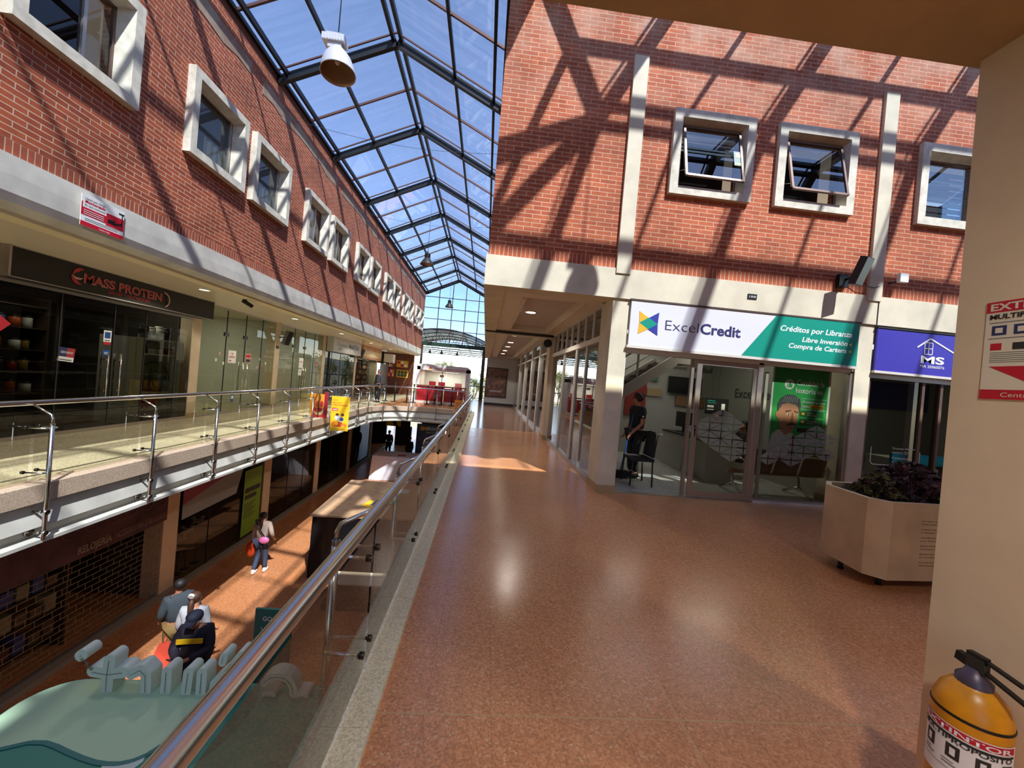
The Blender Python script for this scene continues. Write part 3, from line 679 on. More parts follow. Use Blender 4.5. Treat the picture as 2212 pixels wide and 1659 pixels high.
flat(PS, [(2.285,2.87),(2.44,2.775),(2.295,2.69)], .001, YEL, .004, lg); flat(PS, [(2.295,2.69),(2.44,2.60),(2.285,2.515)], .001, YEL, .004, lg)
flat(PS, [(2.6,2.875),(2.44,2.775),(2.59,2.69)], .001, LBLU, .004, lg); flat(PS, [(2.59,2.69),(2.44,2.60),(2.6,2.515)], .001, LBLU, .004, lg)
flat(PS, [(2.295,2.69),(2.44,2.60),(2.59,2.69),(2.44,2.782)], .001, TEAL, .0045, lg); lg.build('logo', sg)
text('Excel', PS, 2.715, 2.615, .165, NAVY, sg, width=.54, bold=-.012)
text('Credit', PS, 3.285, 2.612, .165, NAVY, sg, width=.665, bold=.028)
text('Créditos por Libranza', PS, 4.60, 2.79, .09, WHITE, sg, width=1.23, bold=.02, shear=.2, c=.005)
text('Libre Inversión', PS, 5.76, 2.645, .078, WHITE, sg, width=.78, bold=.02, shear=.2, align='RIGHT', c=.005)
text('Compra de Cartera', PS, 5.755, 2.53, .078, WHITE, sg, width=.99, bold=.02, shear=.2, align='RIGHT', c=.005)
m = MB()
for z in (2.672, 2.557): flat(PS, [(5.785,z),(5.83,z+.028),(5.83,z-.028)], .004, mat('arrow_yellow',(226,220,70),.5), .002, m)
m.build('arrow', sg)
sp = thing('address_plaque', 'small black plaque with white number on the cream band', 'plaque', (4.1,5.84,3.27))
MB().box((4.02,5.835,3.24),(4.17,5.846,3.32), BLACK).build('plate', sp); text('L 10-101', PL((0,5.835,0),(1,0,0)), 4.095, 3.262, .032, WHITE, sp, width=.11, bold=.02, align='CENTER')
# office front glazing: open bay, sliding door, fixed window
YD = 5.95; G_OFF = glass('office_glass', (206,210,200), .06)
m = MB()
m.box((2.14,5.9,2.22),(5.98,6.0,2.32), ALUW); m.box((2.14,5.93,0),(2.17,5.99,2.25), ALUW)
m.box((4.36,5.90,0),(4.44,6.0,2.25), ALU); m.box((5.93,5.9,0),(5.98,6.0,2.25), ALU); m.box((3.28,5.97,0),(3.33,6.02,2.25), ALU)
m.box((4.44,5.9,0),(5.93,6.0,.06), ALU); m.box((4.44,5.88,.0),(5.93,5.93,.03), ALUW); m.box((2.14,5.9,0),(4.4,6.02,.012), ALU)
sf = struct(m.build('door_1'))
m = MB()
for b in ((3.35,0.02,3.43,2.24),(4.29,.02,4.36,2.24),(3.43,2.14,4.29,2.24),(3.43,.02,4.29,.12)): m.box((b[0],5.92,b[1]),(b[2],5.95,b[3]), ALU)
dl = m.build('door_leaf', sf)
MB().poly([(3.43,5.935,.12),(4.29,5.935,.12),(4.29,5.935,2.14),(3.43,5.935,2.14)], G_OFF).build('glass', dl, fix=False)
m = MB(); m.box((3.365,5.90,.98),(3.395,5.92,1.12), STEELD); m.tube([(3.38,5.9,1.15),(3.38,5.925,1.15)], .016, STEELD); m.build('door_lock', dl)
m = MB(); m.poly([(4.44,YD,.06),(5.93,YD,.06),(5.93,YD,2.22),(4.44,YD,2.22)], G_OFF); m.build('glass', sf, fix=False)
m = MB(); m.box((4.53,5.96,.06),(4.58,5.99,2.12), ALUW); m.build('mullion', sf)
# frosted triangles stuck on the glass
FROST = glass('frost_film', (225,230,225), .04, haze=.42, hazec=(225,228,222))
def tri(m, P, cx, cz, w, h, up): flat(P, [(cx-w/2+.008,cz),(cx+w/2-.008,cz),(cx,cz+(h if up else -h))], 0, FROST, .0006, m)
PD = PL((0,5.932,0),(1,0,0))
def rhombi(P, pts, name, par, s=.2):
    m = MB(); h = s*.62
    for cx, cz in pts:
        for k in (-1, 1):
            g = .009
            flat(P, [(cx+k*g,cz-h+g*2),(cx+k*g,cz-g),(cx+k*(s-g),cz-g)], 0, FROST, .0006, m); flat(P, [(cx+k*g,cz+h-g*2),(cx+k*g,cz+g),(cx+k*(s-g),cz+g)], 0, FROST, .0006, m)
    m.build(name, par)
def lat(x0, z0, ij): return [(x0+.2*i, z0+.124*j) for i, j in ij]
rhombi(PD, lat(3.64, .98, [(0,0),(0,2),(1,1),(1,3),(1,-1),(2,0),(2,2),(2,-2),(-1,1),(3,-1)]), 'frosted_pattern', dl)
rhombi(PL((0,5.945,0),(1,0,0)), lat(4.68, .72, [(0,0),(1,1),(2,2),(2,0),(3,3),(3,1),(4,2),(4,4),(5,1),(5,3)]), 'frosted_pattern', sf)
# hanging poster
po = thing('roller_poster', 'green roller poster of a moustached man hanging inside the office window', 'poster', (5.2,6.05,.76))
PP = PL((4.72,6.05,.76), (1,0,.0)); PGRN = mat('poster_green', (60,190,96), .6, noise=.2, nscale=1.6, c2=(34,150,78))
W, H = 1.03, 1.72
mb = MB(); rect(PP,0,0,W,H,0,WHITE,.003,mb); mb.build('sheet', po)
rect(PP,.03,.02,W-.035,H-.06,.003,PGRN,.001).build('green_field', po)
m = MB(); m.tube([PP(-.02,0,0),PP(W+.04,0,0)], .012, ALUW, 8); m.tube([PP(0,H,0),PP(W,H,0)], .014, ALU, 8); m.build('rod', po)
flat(PP, disc(.30,1.2,.085), .005, WHITE, .001).build('thumb_badge', po)
m = MB(); flat(PP, [(.26,1.15),(.275,1.15),(.275,1.2),(.26,1.2)], .0065, PGRN,.001,m); flat(PP, [(.285,1.15),(.345,1.15),(.355,1.2),(.32,1.205),(.325,1.25),(.30,1.245),(.285,1.2)], .0065, PGRN,.001,m); m.build('thumb_icon', po)
text('Cambiar la', PP, .42, 1.2, .09, WHITE, po, width=.50, bold=.015, c=.006)
text('historia es', PP, .42, 1.07, .09, WHITE, po, width=.48, bold=.015, c=.006)
flat(PP, [(.54,1.64),(.96,1.6),(.97,1.5),(.6,1.52)], .005, WHITE, .001).build('white_corner', po)
text('ExcelCredit', PP, .72, 1.54, .04, CHAR, po, width=.24, c=.008)
m = MB(); rect(PP,.545,.80,.975,.98,.005,PGRN,.001,m)
for q in ((.545,.98,.975,.986),(.545,.80,.975,.806),(.545,.8,.55,.986)): rect(PP,*q,.006,WHITE,.001,m)
m.build('text_frame', po)
text('Prestarte aunque', PP, .565, .91, .042, WHITE, po, width=.38, bold=.02, c=.008)
text('estés', PP, .565, .84, .042, WHITE, po, width=.12, bold=.02, c=.008)
flat(PP, [(.70,.83),(.93,.83),(.945,.855),(.93,.89),(.70,.89),(.685,.855)], .006, YEL, .001).build('highlight', po)
text('reportado', PP, .705, .84, .042, BLACK, po, width=.22, bold=.01, c=.009)
GRN2 = mat('poster_green_dark', (26,104,60), .6)
m = MB(); rect(PP,.52,.68,.94,.78,.005,GRN2,.001,m); rect(PP,.52,.54,.94,.65,.005,GRN2,.001,m); rect(PP,.5,.42,.8,.49,.005,CHAR,.001,m); rect(PP,.62,.34,.9,.42,.005,CHAR,.001,m); rect(PP,.62,.2,.9,.33,.005,WHITE,.001,m); m.build('info_panel', po)
text('Libre', PP, .66, .735, .028, WHITE, po, width=.1, c=.008); text('inversión', PP, .66, .70, .028, WHITE, po, width=.15, c=.008)
text('Compra de', PP, .66, .605, .028, WHITE, po, width=.16, c=.008); text('cartera', PP, .66, .57, .028, WHITE, po, width=.12, c=.008)
m = MB(); flat(PP, disc(.58,.73,.03,.02), .008, YEL,.001,m); rect(PP,.555,.58,.605,.61,.008,YEL,.001,m); rect(PP,.58,.03,.98,.14,.006,mat('poster_olive',(120,150,90),.6),.001,m); m.build('icon', po)
# printed portrait
FSK = mat('print_skin', (196,140,112), .6); FSK2 = mat('print_skin_dark', (150,96,74), .6); GHAIR = mat('print_grey_hair', (84,86,88), .6); MUST = mat('print_moustache', (74,62,56), .6)
o = [(-.035,.0)]; m = MB()
flat(PP, [(.03,.02),(.5,.02),(.52,.16),(.49,.32),(.44,.38),(.36,.42),(.16,.44),(.07,.36),(.03,.2)], .005, WHITE, .001, m); m.build('shirt', po)
flat(PP, [(.36,.02),(.5,.02),(.5,.3),(.44,.37),(.38,.2)], .007, mat('print_jacket',(92,60,48),.7), .001).build('jacket', po)
m = MB(); flat(PP, [(.14,.72),(.16,.86),(.24,.95),(.36,.97),(.46,.92),(.50,.8),(.495,.66),(.47,.54),(.42,.44),(.36,.39),(.29,.36),(.22,.42),(.17,.54)], .0075, FSK, .001, m)
flat(PP, [(.13,.62),(.10,.68),(.11,.74),(.15,.74),(.16,.62)], .0078, FSK, .001, m); m.build('face', po)
m = MB(); flat(PP, [(.13,.73),(.12,.86),(.17,.97),(.27,1.03),(.4,1.03),(.5,.97),(.53,.84),(.505,.72),(.49,.82),(.44,.87),(.3,.89),(.2,.86),(.16,.78)], .009, GHAIR, .001, m)
for k in range(7): flat(PP, [(.2+.04*k,.9),(.21+.04*k,.9),(.26+.035*k,1.0),(.25+.035*k,1.0)], .0102, mat('print_hair_light',(150,150,150),.6), .0008, m)
m.build('hair', po)
m = MB(); flat(PP, [(.26,.755),(.36,.78),(.37,.765),(.27,.735)], .009, MUST,.001,m); flat(PP, [(.42,.77),(.49,.75),(.49,.735),(.42,.75)], .009, MUST,.001,m)
flat(PP, disc(.32,.70,.032,.014), .009, WHITE,.001,m); flat(PP, disc(.455,.695,.026,.013), .009, WHITE,.001,m); flat(PP, disc(.325,.70,.012), .0102, BLACK,.001,m); flat(PP, disc(.457,.695,.011), .0102, BLACK,.001,m)
flat(PP, [(.29,.51),(.33,.55),(.39,.575),(.46,.55),(.48,.51),(.42,.525),(.36,.515)], .009, MUST,.001,m)
flat(PP, [(.34,.488),(.44,.492),(.42,.475),(.36,.472)], .009, FSK2,.001,m); flat(PP, [(.39,.73),(.405,.73),(.42,.6),(.40,.585),(.365,.595)], .009, FSK2,.001,m); m.build('features', po)
# MS sign
ms = thing('shop_sign', 'purple MS property sign with a house outline', 'sign', (8,5.85,2.3))
PURP = mat('sign_purple', (66,58,164), .4)
m = MB(); m.box((6.27,5.83,2.3),(10.15,5.88,2.98), PURP); m.build('sign_panel', ms)
m = MB(); m.box((6.26,5.82,2.26),(10.17,5.9,2.30), ALUW); m.box((6.26,5.82,2.99),(10.17,5.9,3.01), CHAR); m.build('sign_frame', ms)
m = MB()
def ln(m, P, a, b, w, mt, c=.003):
    a = Vector((a[0],a[1],0)); b = Vector((b[0],b[1],0)); d = (b-a).normalized(); n_ = Vector((-d.y,d.x,0))*w/2
    q = [a+n_, a-n_, b-n_, b+n_]; flat(P, [(v.x,v.y) for v in q], c, mt, .002, m)
ln(m,PS,(6.98,2.74),(7.2,2.90),.022,WHITE); ln(m,PS,(7.2,2.90),(7.64,2.70),.022,WHITE)
for a, b in (((7.11,2.64),(7.11,2.83)),((7.25,2.64),(7.25,2.83)),((7.18,2.64),(7.18,2.83)),((7.11,2.64),(7.25,2.64)),((7.11,2.735),(7.25,2.735)),((7.11,2.83),(7.25,2.83))): ln(m,PS,a,b,.012,WHITE)
m.build('house_logo', ms)
text('MS', PS, 7.06, 2.495, .12, WHITE, ms, width=.42, bold=.03); text('MA 20060076', PS, 7.06, 2.42, .046, WHITE, ms, width=.43, bold=.005)
text('I', PS, 7.72, 2.70, .12, WHITE, ms, bold=.03); text('M', PS, 7.68, 2.50, .11, WHITE, ms, bold=.02)
# MS shop front
m = MB(); m.box((6.27,5.9,2.18),(10.17,6.0,2.28), ALU); m.box((6.27,5.9,0),(10.17,6.0,.08), ALU)
for x in (6.27, 7.25, 7.58, 8.9, 10.12): m.box((x,5.92,0),(x+.05,6.0,2.2), BRNZ)
f2 = struct(m.build('window_90')); MB().poly([(6.3,YD,.08),(10.12,YD,.08),(10.12,YD,2.2),(6.3,YD,2.2)], G_DARK).build('glass', f2, fix=False)
PM = PL((0,5.944,0),(1,0,0))
qs = thing('window_sticker', 'white outlined contact sticker on the dark window of the purple-signed shop', 'sticker', (6.9,5.94,.8))
m = MB()
for a, b in (((6.5,.76),(7.3,.76)),((7.3,.76),(7.34,.8)),((7.34,.8),(7.34,1.0)),((7.34,1.0),(7.28,1.05)),((7.28,1.05),(7.06,1.05)),((6.5,.76),(6.46,.8)),((6.46,.8),(6.46,1.05))): ln(m,PM,a,b,.014,WHITE,.0)
m.build('outline', qs); text('Scanea', PM, 6.84, 1.03, .045, WHITE, qs, width=.2); text('nuestro Qr.', PM, 6.84, .965, .045, WHITE, qs, width=.3); text('Contactanos', PM, 6.84, .87, .045, WHITE, qs, width=.32); text('+57', PM, 6.84, .8, .045, WHITE, qs, width=.1)
# MS interior: counter, brochure rack, framed certificate, chair
m = MB(); m.box((7.6,6.6,0),(10,7.1,.8), mat('counter_white',(210,210,206),.4)); cn = m.build('shop_counter'); tag(cn, 'white counter with a blue front strip inside the purple-signed shop', 'counter')
MB().box((7.55,6.55,.72),(10.02,6.6,.9), mat('cyan_strip',(30,150,215),.4)).build('blue_strip', cn)
br = thing('brochure_rack', 'dark slanted rack of white property leaflets behind the left edge of the window', 'rack', (6.5,6.2,0))
MB().prism([(6.42,6.25,.1),(6.72,6.25,.1),(6.62,6.5,1.5),(6.42,6.5,1.5)], (0,.03,0), BLACK).build('rack_board', br)
for k in range(5):
    for j in range(2):
        z = .75+k*.15; MB().prism([(6.44+.12*j,6.2+.04*k,z),(6.54+.12*j,6.2+.04*k,z),(6.535+.12*j,6.215+.04*k,z+.12),(6.44+.12*j,6.215+.04*k,z+.12)], (0,.004,0), WHITE).build('leaflet', br)
cf = thing('wall_certificate', 'black framed certificate on the back wall of the purple-signed shop', 'certificate', (8.7,9.98,1.5))
MB().box((8.35,9.94,1.45),(9.1,9.98,2.05), BLACK).build('frame', cf); P_ = PL((0,9.94,0),(1,0,0)); flat(P_, disc(8.85,1.85,.13), .001, GREY, .002).build('seal', cf)
bn = thing('wall_banner', 'dark blue banner with a faint house on the back wall of the purple-signed shop', 'banner', (11,9.98,1.7))
MB().box((10.6,9.95,1.75),(12.4,9.98,2.5), mat('banner_navy',(30,40,90),.6)).build('banner_sheet', bn)
ac = thing('armchair', 'dark rounded armchair inside the purple-signed shop', 'chair', (7.9,8.2,0))
m = MB(); m.ell((7.9,8.2,.45),(.5,.4,.25),BLACK,16,10); m.build('seat', ac); MB().ell((7.9,8.5,.8),(.55,.16,.35),BLACK,16,10).build('backrest', ac)
# floodlight and sensor on the brick
fl = thing('floodlight', 'dark rectangular heater lamp tilted out from the brick beside the second pilaster', 'lamp', (5.7,5.7,3.55))
S = PL((5.56,5.52,3.74),(1,.35,0),(.16,-.28,1)); m = MB(); m.prism([S(-.09,-.2,-.05),S(.1,-.2,-.05),S(.1,.22,-.05),S(-.09,.22,-.05)], S.n*.1, BLACK)
m.build('housing', fl); rect(S,-.085,-.19,.095,.21,.051,mat('lamp_glass_dark',(50,48,46),.2),.004).build('front_glass', fl)
MB().tube([S(0,0,-.05),(5.6,5.72,3.7),(5.6,5.87,3.7)], .02, BLACK, 8).build('bracket', fl)
MB().box((5.5,5.8,3.58),(5.66,5.876,3.78), BLACK).build('mounting_box', fl)
ss = thing('sensor_box', 'small white sensor box on a black arm on the brick right of the second pilaster', 'sensor', (6.5,5.8,3.78))
MB().box((6.43,5.70,3.73),(6.57,5.76,3.87), WHITE).build('housing', ss); MB().tube([(6.5,5.76,3.76),(6.42,5.87,3.74)], .012, BLACK).build('arm', ss)
cb = MB().tube([(5.66,5.86,3.66),(5.9,5.8,3.64),(6.1,5.81,3.62),(6.42,5.86,3.72)], .006, BLACK, 6).build('cable'); tag(cb, 'black cable looping from the heater lamp to the sensor box', 'cable')
# ================================================================ OUTER SHELL, unseen, added to shape light and reflections
m = MB(); m.box((RXE-.2,YB,0),(RXE,NY-.35,EAVE), mat('court_end_wall',(178,150,124),.8)); m.box((RXE-.2,NY,0),(RXE-.12,FY,2.96), MATS['court_end_wall']); struct(m.build('wall_court_end'))  # unseen wall added to keep sky reflections off the office glass
m = MB(); m.poly([(RXE-.1,NY,3.0),(RXE-.1,FY,3.0),(RXE-.1,FY,EAVE),(RXE-.1,CYR,CR),(RXE-.1,NY,EAVE)], G_GABLE)
for y in (NY+.02, 2.9, 4.4, FY-.02): m.beam((RXE-.1,y,3),(RXE-.1,y,cz(y)),.06,.06,GB,up=(1,0,0))
for z in (3.0, 4.2, 5.4, 6.6): m.box((RXE-.13,NY,z-.03),(RXE-.07,FY,z+.03), GB)
tag(m.build('court_gable_glazing'), 'gridded glass gable closing the right end of the court, outside the photo', 'glass wall')  # unseen end glazed to let more sky light into the court
m = MB(); m.box((-12,YB-.3,GZ),(RX,YB,-.7), SHOPDARK); m.box((-12,YB-.3,-.7),(LX-.2,YB,3.4), SHOPWALL); m.box((RX,YB-.3,-.7),(1.0,YB,3.4), SHOPWALL); m.box((LX-.2,YB-.3,-.7),(RX,YB,.0), SHOPWALL); struct(m.build('wall_atrium_back'))
m = MB(); m.poly([(LX,YB-.1,0),(RX,YB-.1,0),(RX,YB-.1,EAVE),(MX,YB-.1,MR),(LX,YB-.1,EAVE)], G_GABLE)
for k in range(6): x = LX+k*(RX-LX)/5; m.beam((x,YB-.1,0),(x,YB-.1,mz(x)),.06,.06,GB,up=(0,1,0))
for z in (.03, 1.5, 3, 4.5, 6, 7.5): m.box((LX,YB-.13,z-.03),(RX,YB-.07,z+.03), GB)
tag(m.build('rear_gable_glazing'), 'gridded glass gable closing the atrium behind the camera', 'glass wall')  # glazed end added behind the camera to raise the ambient light
# ================================================================ LEFT GALLERY
def panel(label, x, y, z, w, h, e, col=(1,.96,.88)):
    t = thing('ceiling_panel_lamp', label, 'light', (x,y,z)); MB().box((x-w/2,y-h/2,z-.03),(x+w/2,y+h/2,z), WHITE).build('frame', t)
    MB().poly([(x-w/2+.03,y-h/2+.03,z-.032),(x+w/2-.03,y-h/2+.03,z-.032),(x+w/2-.03,y+h/2-.03,z-.032),(x-w/2+.03,y+h/2-.03,z-.032)], mat('panel_glow',(250,246,236),.5,emit=(255,248,232),es=2)).build('diffuser', t)
    ld = bpy.data.lights.new('panel', 'AREA'); ld.shape = 'RECTANGLE'; ld.size = w-.06; ld.size_y = h-.06; ld.energy = e; ld.color = col; lo = bpy.data.objects.new('panel_lamp', ld); COL.objects.link(lo); lo.parent = t; lo.location = (0,0,-.04)
LXS = -7.32
def front(name, y0, y1, z0, z1, gl, muls, frame, base=.0, x=LXS, handles=()):
    m = MB(); m.box((x-.03,y0,z0),(x+.03,y1,z0+.06), frame); m.box((x-.03,y0,z1-.05),(x+.03,y1,z1), frame)
    for y in muls: m.box((x-.012,y-.006,z0),(x+.012,y+.006,z1), CHAR)
    w_ = struct(m.build(name))
    MB().poly([(x,y0,z0),(x,y1,z0),(x,y1,z1),(x,y0,z1)], gl).build('glass', w_, fix=False)
    for y in handles:
        h = MB(); h.tube([(x+.06,y,.62),(x+.06,y,1.48)], .014, STEEL, 8)
        for z in (.75, 1.35): h.tube([(x-.06,y,z),(x+.06,y,z)], .009, STEEL, 6)
        h.tube([(x-.06,y,.62),(x-.06,y,1.48)], .014, STEEL, 8); h.build('door_handle', w_)
    return w_
wA = front('window_91', 2.38, 5.8, 0, 2.95, G_DARK, (3.5,4.6), ALU)
wM = front('window_92', 6.08, 10.04, 0, 2.5, G_DARK, (7.1,8.05,8.75,9.6), ALU, handles=(7.92,8.18))
wC = front('window_93', 10.32, 13.78, 0, 2.95, G_SHOP, (11.3,12.15,13.0), ALU, handles=(12.05,12.25))
wD = front('window_94', 14.06, 17.65, 0, 2.95, G_SHOP, (15.1,15.95,16.8), ALU, handles=(15.85,16.05))
wE = front('window_95', 17.93, 21.85, 0, 2.3, G_DARK, (18.7,19.8,20.8), BLACK)
wF = front('window_96', 22.13, 26.0, 0, 2.2, G_DARK, (23.2,24.6), BLACK)
for w_, ys_ in ((wC, (11.3,12.15)), (wD, (15.1,15.95))):
    m = MB()
    for y in ys_:
        m.box((LXS-.02,y-.09,2.18),(LXS+.02,y+.09,2.28), CHAR)
    m.build('hinge_plate', w_)
# dark lining and stock of the supplement shop
m = MB(); m.box((-10.38,6.0,0),(-10.3,10.1,2.94), SHOPDARK); m.box((-10.3,5.97,0),(-7.65,6.03,2.94), SHOPDARK); m.box((-10.3,10.05,0),(-7.65,10.1,2.94), SHOPDARK); m.box((-10.3,6,0.001),(-7.4,10.05,.02), mat('shop_dark_floor',(60,50,38),.4)); m.box((-10.3,6,2.8),(-7.4,10.05,2.94), SHOPDARK)
m.box((-10.38,17.9,0),(-10.3,21.9,2.94), SHOPDARK); m.box((-10.3,17.87,0),(-7.65,17.92,2.94), SHOPDARK); m.box((-10.3,21.88,0),(-7.65,21.93,2.94), SHOPDARK); struct(m.build('wall_supplement_shop'))
WOODD = mat('dark_wood', (58,44,32), .5)
rk = thing('display_rack', 'tall dark shelf rack along the back of the supplement shop', 'rack', (-9.6,7.6,0))
for z in (.5,.95,1.4,1.85,2.3):
    MB().box((-9.9,6.2,z-.02),(-9.4,8.9,z), WOODD).build('shelf', rk)
for y in (6.2, 7.1, 8.0, 8.9): MB().box((-9.92,y-.02,0),(-9.4,y+.02,2.5), WOODD).build('upright', rk)
JC = [mat('jar_'+n_, c, .35) for n_, c in (('black',(30,30,32)),('white',(200,200,196)),('red',(130,30,28)),('gold',(150,120,50)),('blue',(40,60,110)),('orange',(170,80,30)))]
def jar(x, y, z, r, h, body, lid, label, group, cat='jar'):
    t = thing('supplement_jar', label, cat, (x,y,z), group)
    MB().lathe([(0,0),(r,0),(r,h*.8),(r*.85,h*.86),(0,h*.86)], (x,y,z), body, 12).build('body', t); MB().lathe([(0,h*.84),(r*.9,h*.84),(r*.9,h),(0,h)], (x,y,z), lid, 12).build('lid', t); return t
cn_ = {0:'black',1:'white',2:'dark red',3:'gold',4:'blue',5:'orange'}
rj = random.Random(5)
OR = ['first','second','third','fourth','fifth','sixth','seventh','eighth','ninth','tenth','last']; SHN = {.5:'lowest',.95:'second lowest',1.4:'second highest',1.85:'highest'}
for z in (.5,.95,1.4,1.85):
    for k in range(11):
        c = rj.randrange(6); jar(-9.6+rj.uniform(-.05,.05), 6.34+k*.235, z+.003, .075+.02*rj.random(), .2+.08*rj.random(), JC[c], JC[0], f'{cn_[c]} supplement jar, {OR[k]} from the left on the {SHN[z]} dark rack shelf', 'jars on the dark shelf rack')
cab = thing('display_cabinet', 'white open display cabinet behind the glass beside the arcade pillar', 'cabinet', (-7.75,9.45,0))
CW = mat('cabinet_white', (226,226,220), .5)
MB().box((-8.1,8.62,0),(-7.5,8.66,1.86), CW).build('side_panel', cab); MB().box((-7.56,8.66,0),(-7.52,9.0,1.86), CW).build('front_panel', cab); MB().box((-8.1,9.98,0),(-7.5,10.02,1.86), CW).build('side_panel', cab)
MB().box((-8.1,8.66,0),(-8.06,9.98,1.86), CW).build('back_panel', cab)
for z in (1.84,1.5,.62,.25): MB().box((-8.06,9.02,z),(-7.52,9.98,z+.03), CW).build('shelf', cab)
for k, (y, c, r, h) in enumerate([(9.16,0,.09,.3),(9.36,1,.08,.26),(9.56,1,.085,.3),(9.76,0,.09,.28)]):
    jar(-7.7, y, 1.87, r, h, JC[c], JC[c], ['black jar at the left end of the cabinet top','white jar second from the left on the cabinet top','tall white jar third along the cabinet top','black jar at the pillar end of the cabinet top'][k], 'jars on the cabinet')
for k, (y, c) in enumerate([(9.15,0),(9.35,1),(9.55,1),(9.72,2),(9.87,1)]):
    jar(-7.65, y, 1.53, .06, .14+.04*(k == 0), JC[c], JC[0], ['black tub','first white tub','second white tub','small red tub','last white tub'][k]+' on the upper shelf of the white cabinet', 'tubs in the cabinet')
mq = thing('shirt_torso', 'mannequin torso in an olive green shirt standing in the white cabinet', 'mannequin', (-7.78,9.6,.65))
m = MB(); OL = mat('olive_shirt',(92,98,66),.9)
m.lathe([(.0,.0),(.17,.0),(.18,.2),(.2,.4),(.22,.52),(.17,.64),(.07,.7),(.0,.7)], (-7.78,9.6,.65), OL, 18); m.tube([(-7.78,9.41,1.2),(-7.75,9.32,1.05),(-7.73,9.30,.9)], [.09,.08,.075], OL, 10); m.tube([(-7.78,9.79,1.2),(-7.75,9.88,1.05),(-7.73,9.9,.9)], [.09,.08,.075], OL, 10); m.build('shirt', mq)
for k, (y, c) in enumerate([(9.15,2),(9.4,5),(9.7,1)]):
    b_ = MB().box((-7.9,y-.1,.28),(-7.6,y+.1,.5), JC[c]).build('snack_box'); tag(b_, ['red','orange','white'][k]+' product box on the bottom shelf of the white cabinet', 'box', 'boxes in the cabinet')
# Mass Protein sign
PMs = PL((-6.95,0,0), (0,1,0)); mp = thing('shop_sign', 'long black Mass Protein sign box with red letters', 'sign', (-7.1,8,2.5))
m = MB(); m.box((-7.28,6.05,2.5),(-6.955,10.2,2.94), mat('sign_black',(28,24,20),.55)); m.build('sign_box', mp)
m = MB(); m.box((-6.96,6.03,2.49),(-6.94,10.22,2.505), ALU); m.box((-6.96,6.03,2.935),(-6.94,10.22,2.95), ALU); m.box((-7.28,6.02,2.49),(-6.95,6.05,2.95), ALU); m.build('sign_trim', mp)
SRED = mat('sign_red',(186,44,54),.5); SPK = mat('sign_red_edge',(206,160,150),.5)
text('MASS PROTEIN', PMs, 7.05, 2.657, .155, SPK, mp, width=1.58, bold=.03, c=.004); text('MASS PROTEIN', PMs, 7.06, 2.66, .15, SRED, mp, width=1.57, bold=.005, c=.008)
text('SALUD Y NUTRICIÓN', PMs, 7.48, 2.565, .065, SRED, mp, width=.85, bold=.005, c=.006)
m = MB()
def crescent(P, cx, cy, r, a0, a1, w, mt, m, c): 
    o = disc(cx, cy, r, a0=a0, a1=a1, n=14); i = [(cx+(r-w*math.sin(math.pi*k/14))*math.cos(math.radians(a0+(a1-a0)*k/14)), cy+(r-w*math.sin(math.pi*k/14))*math.sin(math.radians(a0+(a1-a0)*k/14))) for k in range(15)]
    flat(P, o + i[::-1][1:-1], c, mt, .002, m)
crescent(PMs, 6.99,2.76,.12,60,190,.06,SRED,m,.004); crescent(PMs, 6.97,2.72,.12,170,300,.06,SRED,m,.004); crescent(PMs,6.95,2.78,.1,200,330,.035,SPK,m,.006)
crescent(PMs, 8.68,2.7,.16,-80,100,.07,SPK,m,.004); crescent(PMs, 8.68,2.7,.13,-60,80,.04,mat('sign_black2',(30,26,22),.5),m,.006); m.build('emblem', mp)
# notices on the glass of the gallery shops
PG = PL((LXS+.006,0,0),(0,1,0))
def notice(label, y, z, w, h, base, bits, cat='notice', rot=0):
    P = PL(PG(y,z), (0,math.cos(rot),math.sin(rot)), (0,-math.sin(rot),math.cos(rot))); t = thing('window_notice', label, cat, P.o)
    rect(P,-w/2,-h/2,w/2,h/2,0,base,.003).build('sheet', t)
    for b in bits:
        if b[0] == 't': text(b[1], P, b[2], b[3], b[4], b[5], t, width=b[6], bold=.02, align='CENTER', c=.004)
        else: rect(P, b[1],b[2],b[3],b[4],.003,b[5],.001).build('printed_block', t)
    return t
DBLU = mat('sticker_blue',(30,78,150),.4); RB = mat('closed_red',(170,50,60),.5); NB = mat('closed_navy',(40,50,100),.5)
notice('tilted red, navy and white CERRADO card on the dark glass', 7.23, 1.40, .26, .24, WHITE, [('b',-.13,-.04,.0,.12,NB),('b',0,-.04,.13,.12,RB),('t','CERRADO',0,.02,.04,WHITE,.2),('b',-.1,-.1,.1,-.085,CHAR)], rot=-.1)
notice('small white sticker with a blue square above the door handles', 7.93, 1.80, .15, .22, WHITE, [('b',-.055,-.04,.055,.08,DBLU),('b',-.05,-.09,.05,-.075,CHAR)], 'sticker')
notice('small red sticker between the blue stickers above the door handles', 7.93, 1.66, .13, .045, RED, [], 'sticker')
notice('blue VISA sticker just above the door handles', 7.93, 1.48, .14, .11, DBLU, [('t','VISA',0,-.03,.05,WHITE,.1)], 'sticker')
t = thing('window_notice', 'red diamond shaped notice at the left edge of the dark shop glass', 'notice', PG(6.12,1.8)); m = MB(); flat(PG, [(5.82,1.8),(6.12,2.06),(6.42,1.82),(6.12,1.52)], .0, RED, .003, m); m.build('sheet', t); rect(PG,5.9,1.7,6.25,1.76,.004,WHITE,.001).build('printed_block', t)
notice('white SE ARRIENDA sign on the first empty green glass shop', 11.6, 1.62, .34, .36, WHITE, [('t','SE',0,.06,.06,RED,.08),('t','ARRIENDA',0,-.03,.055,RED,.28),('b',-.13,-.13,-.03,-.1,RED)])
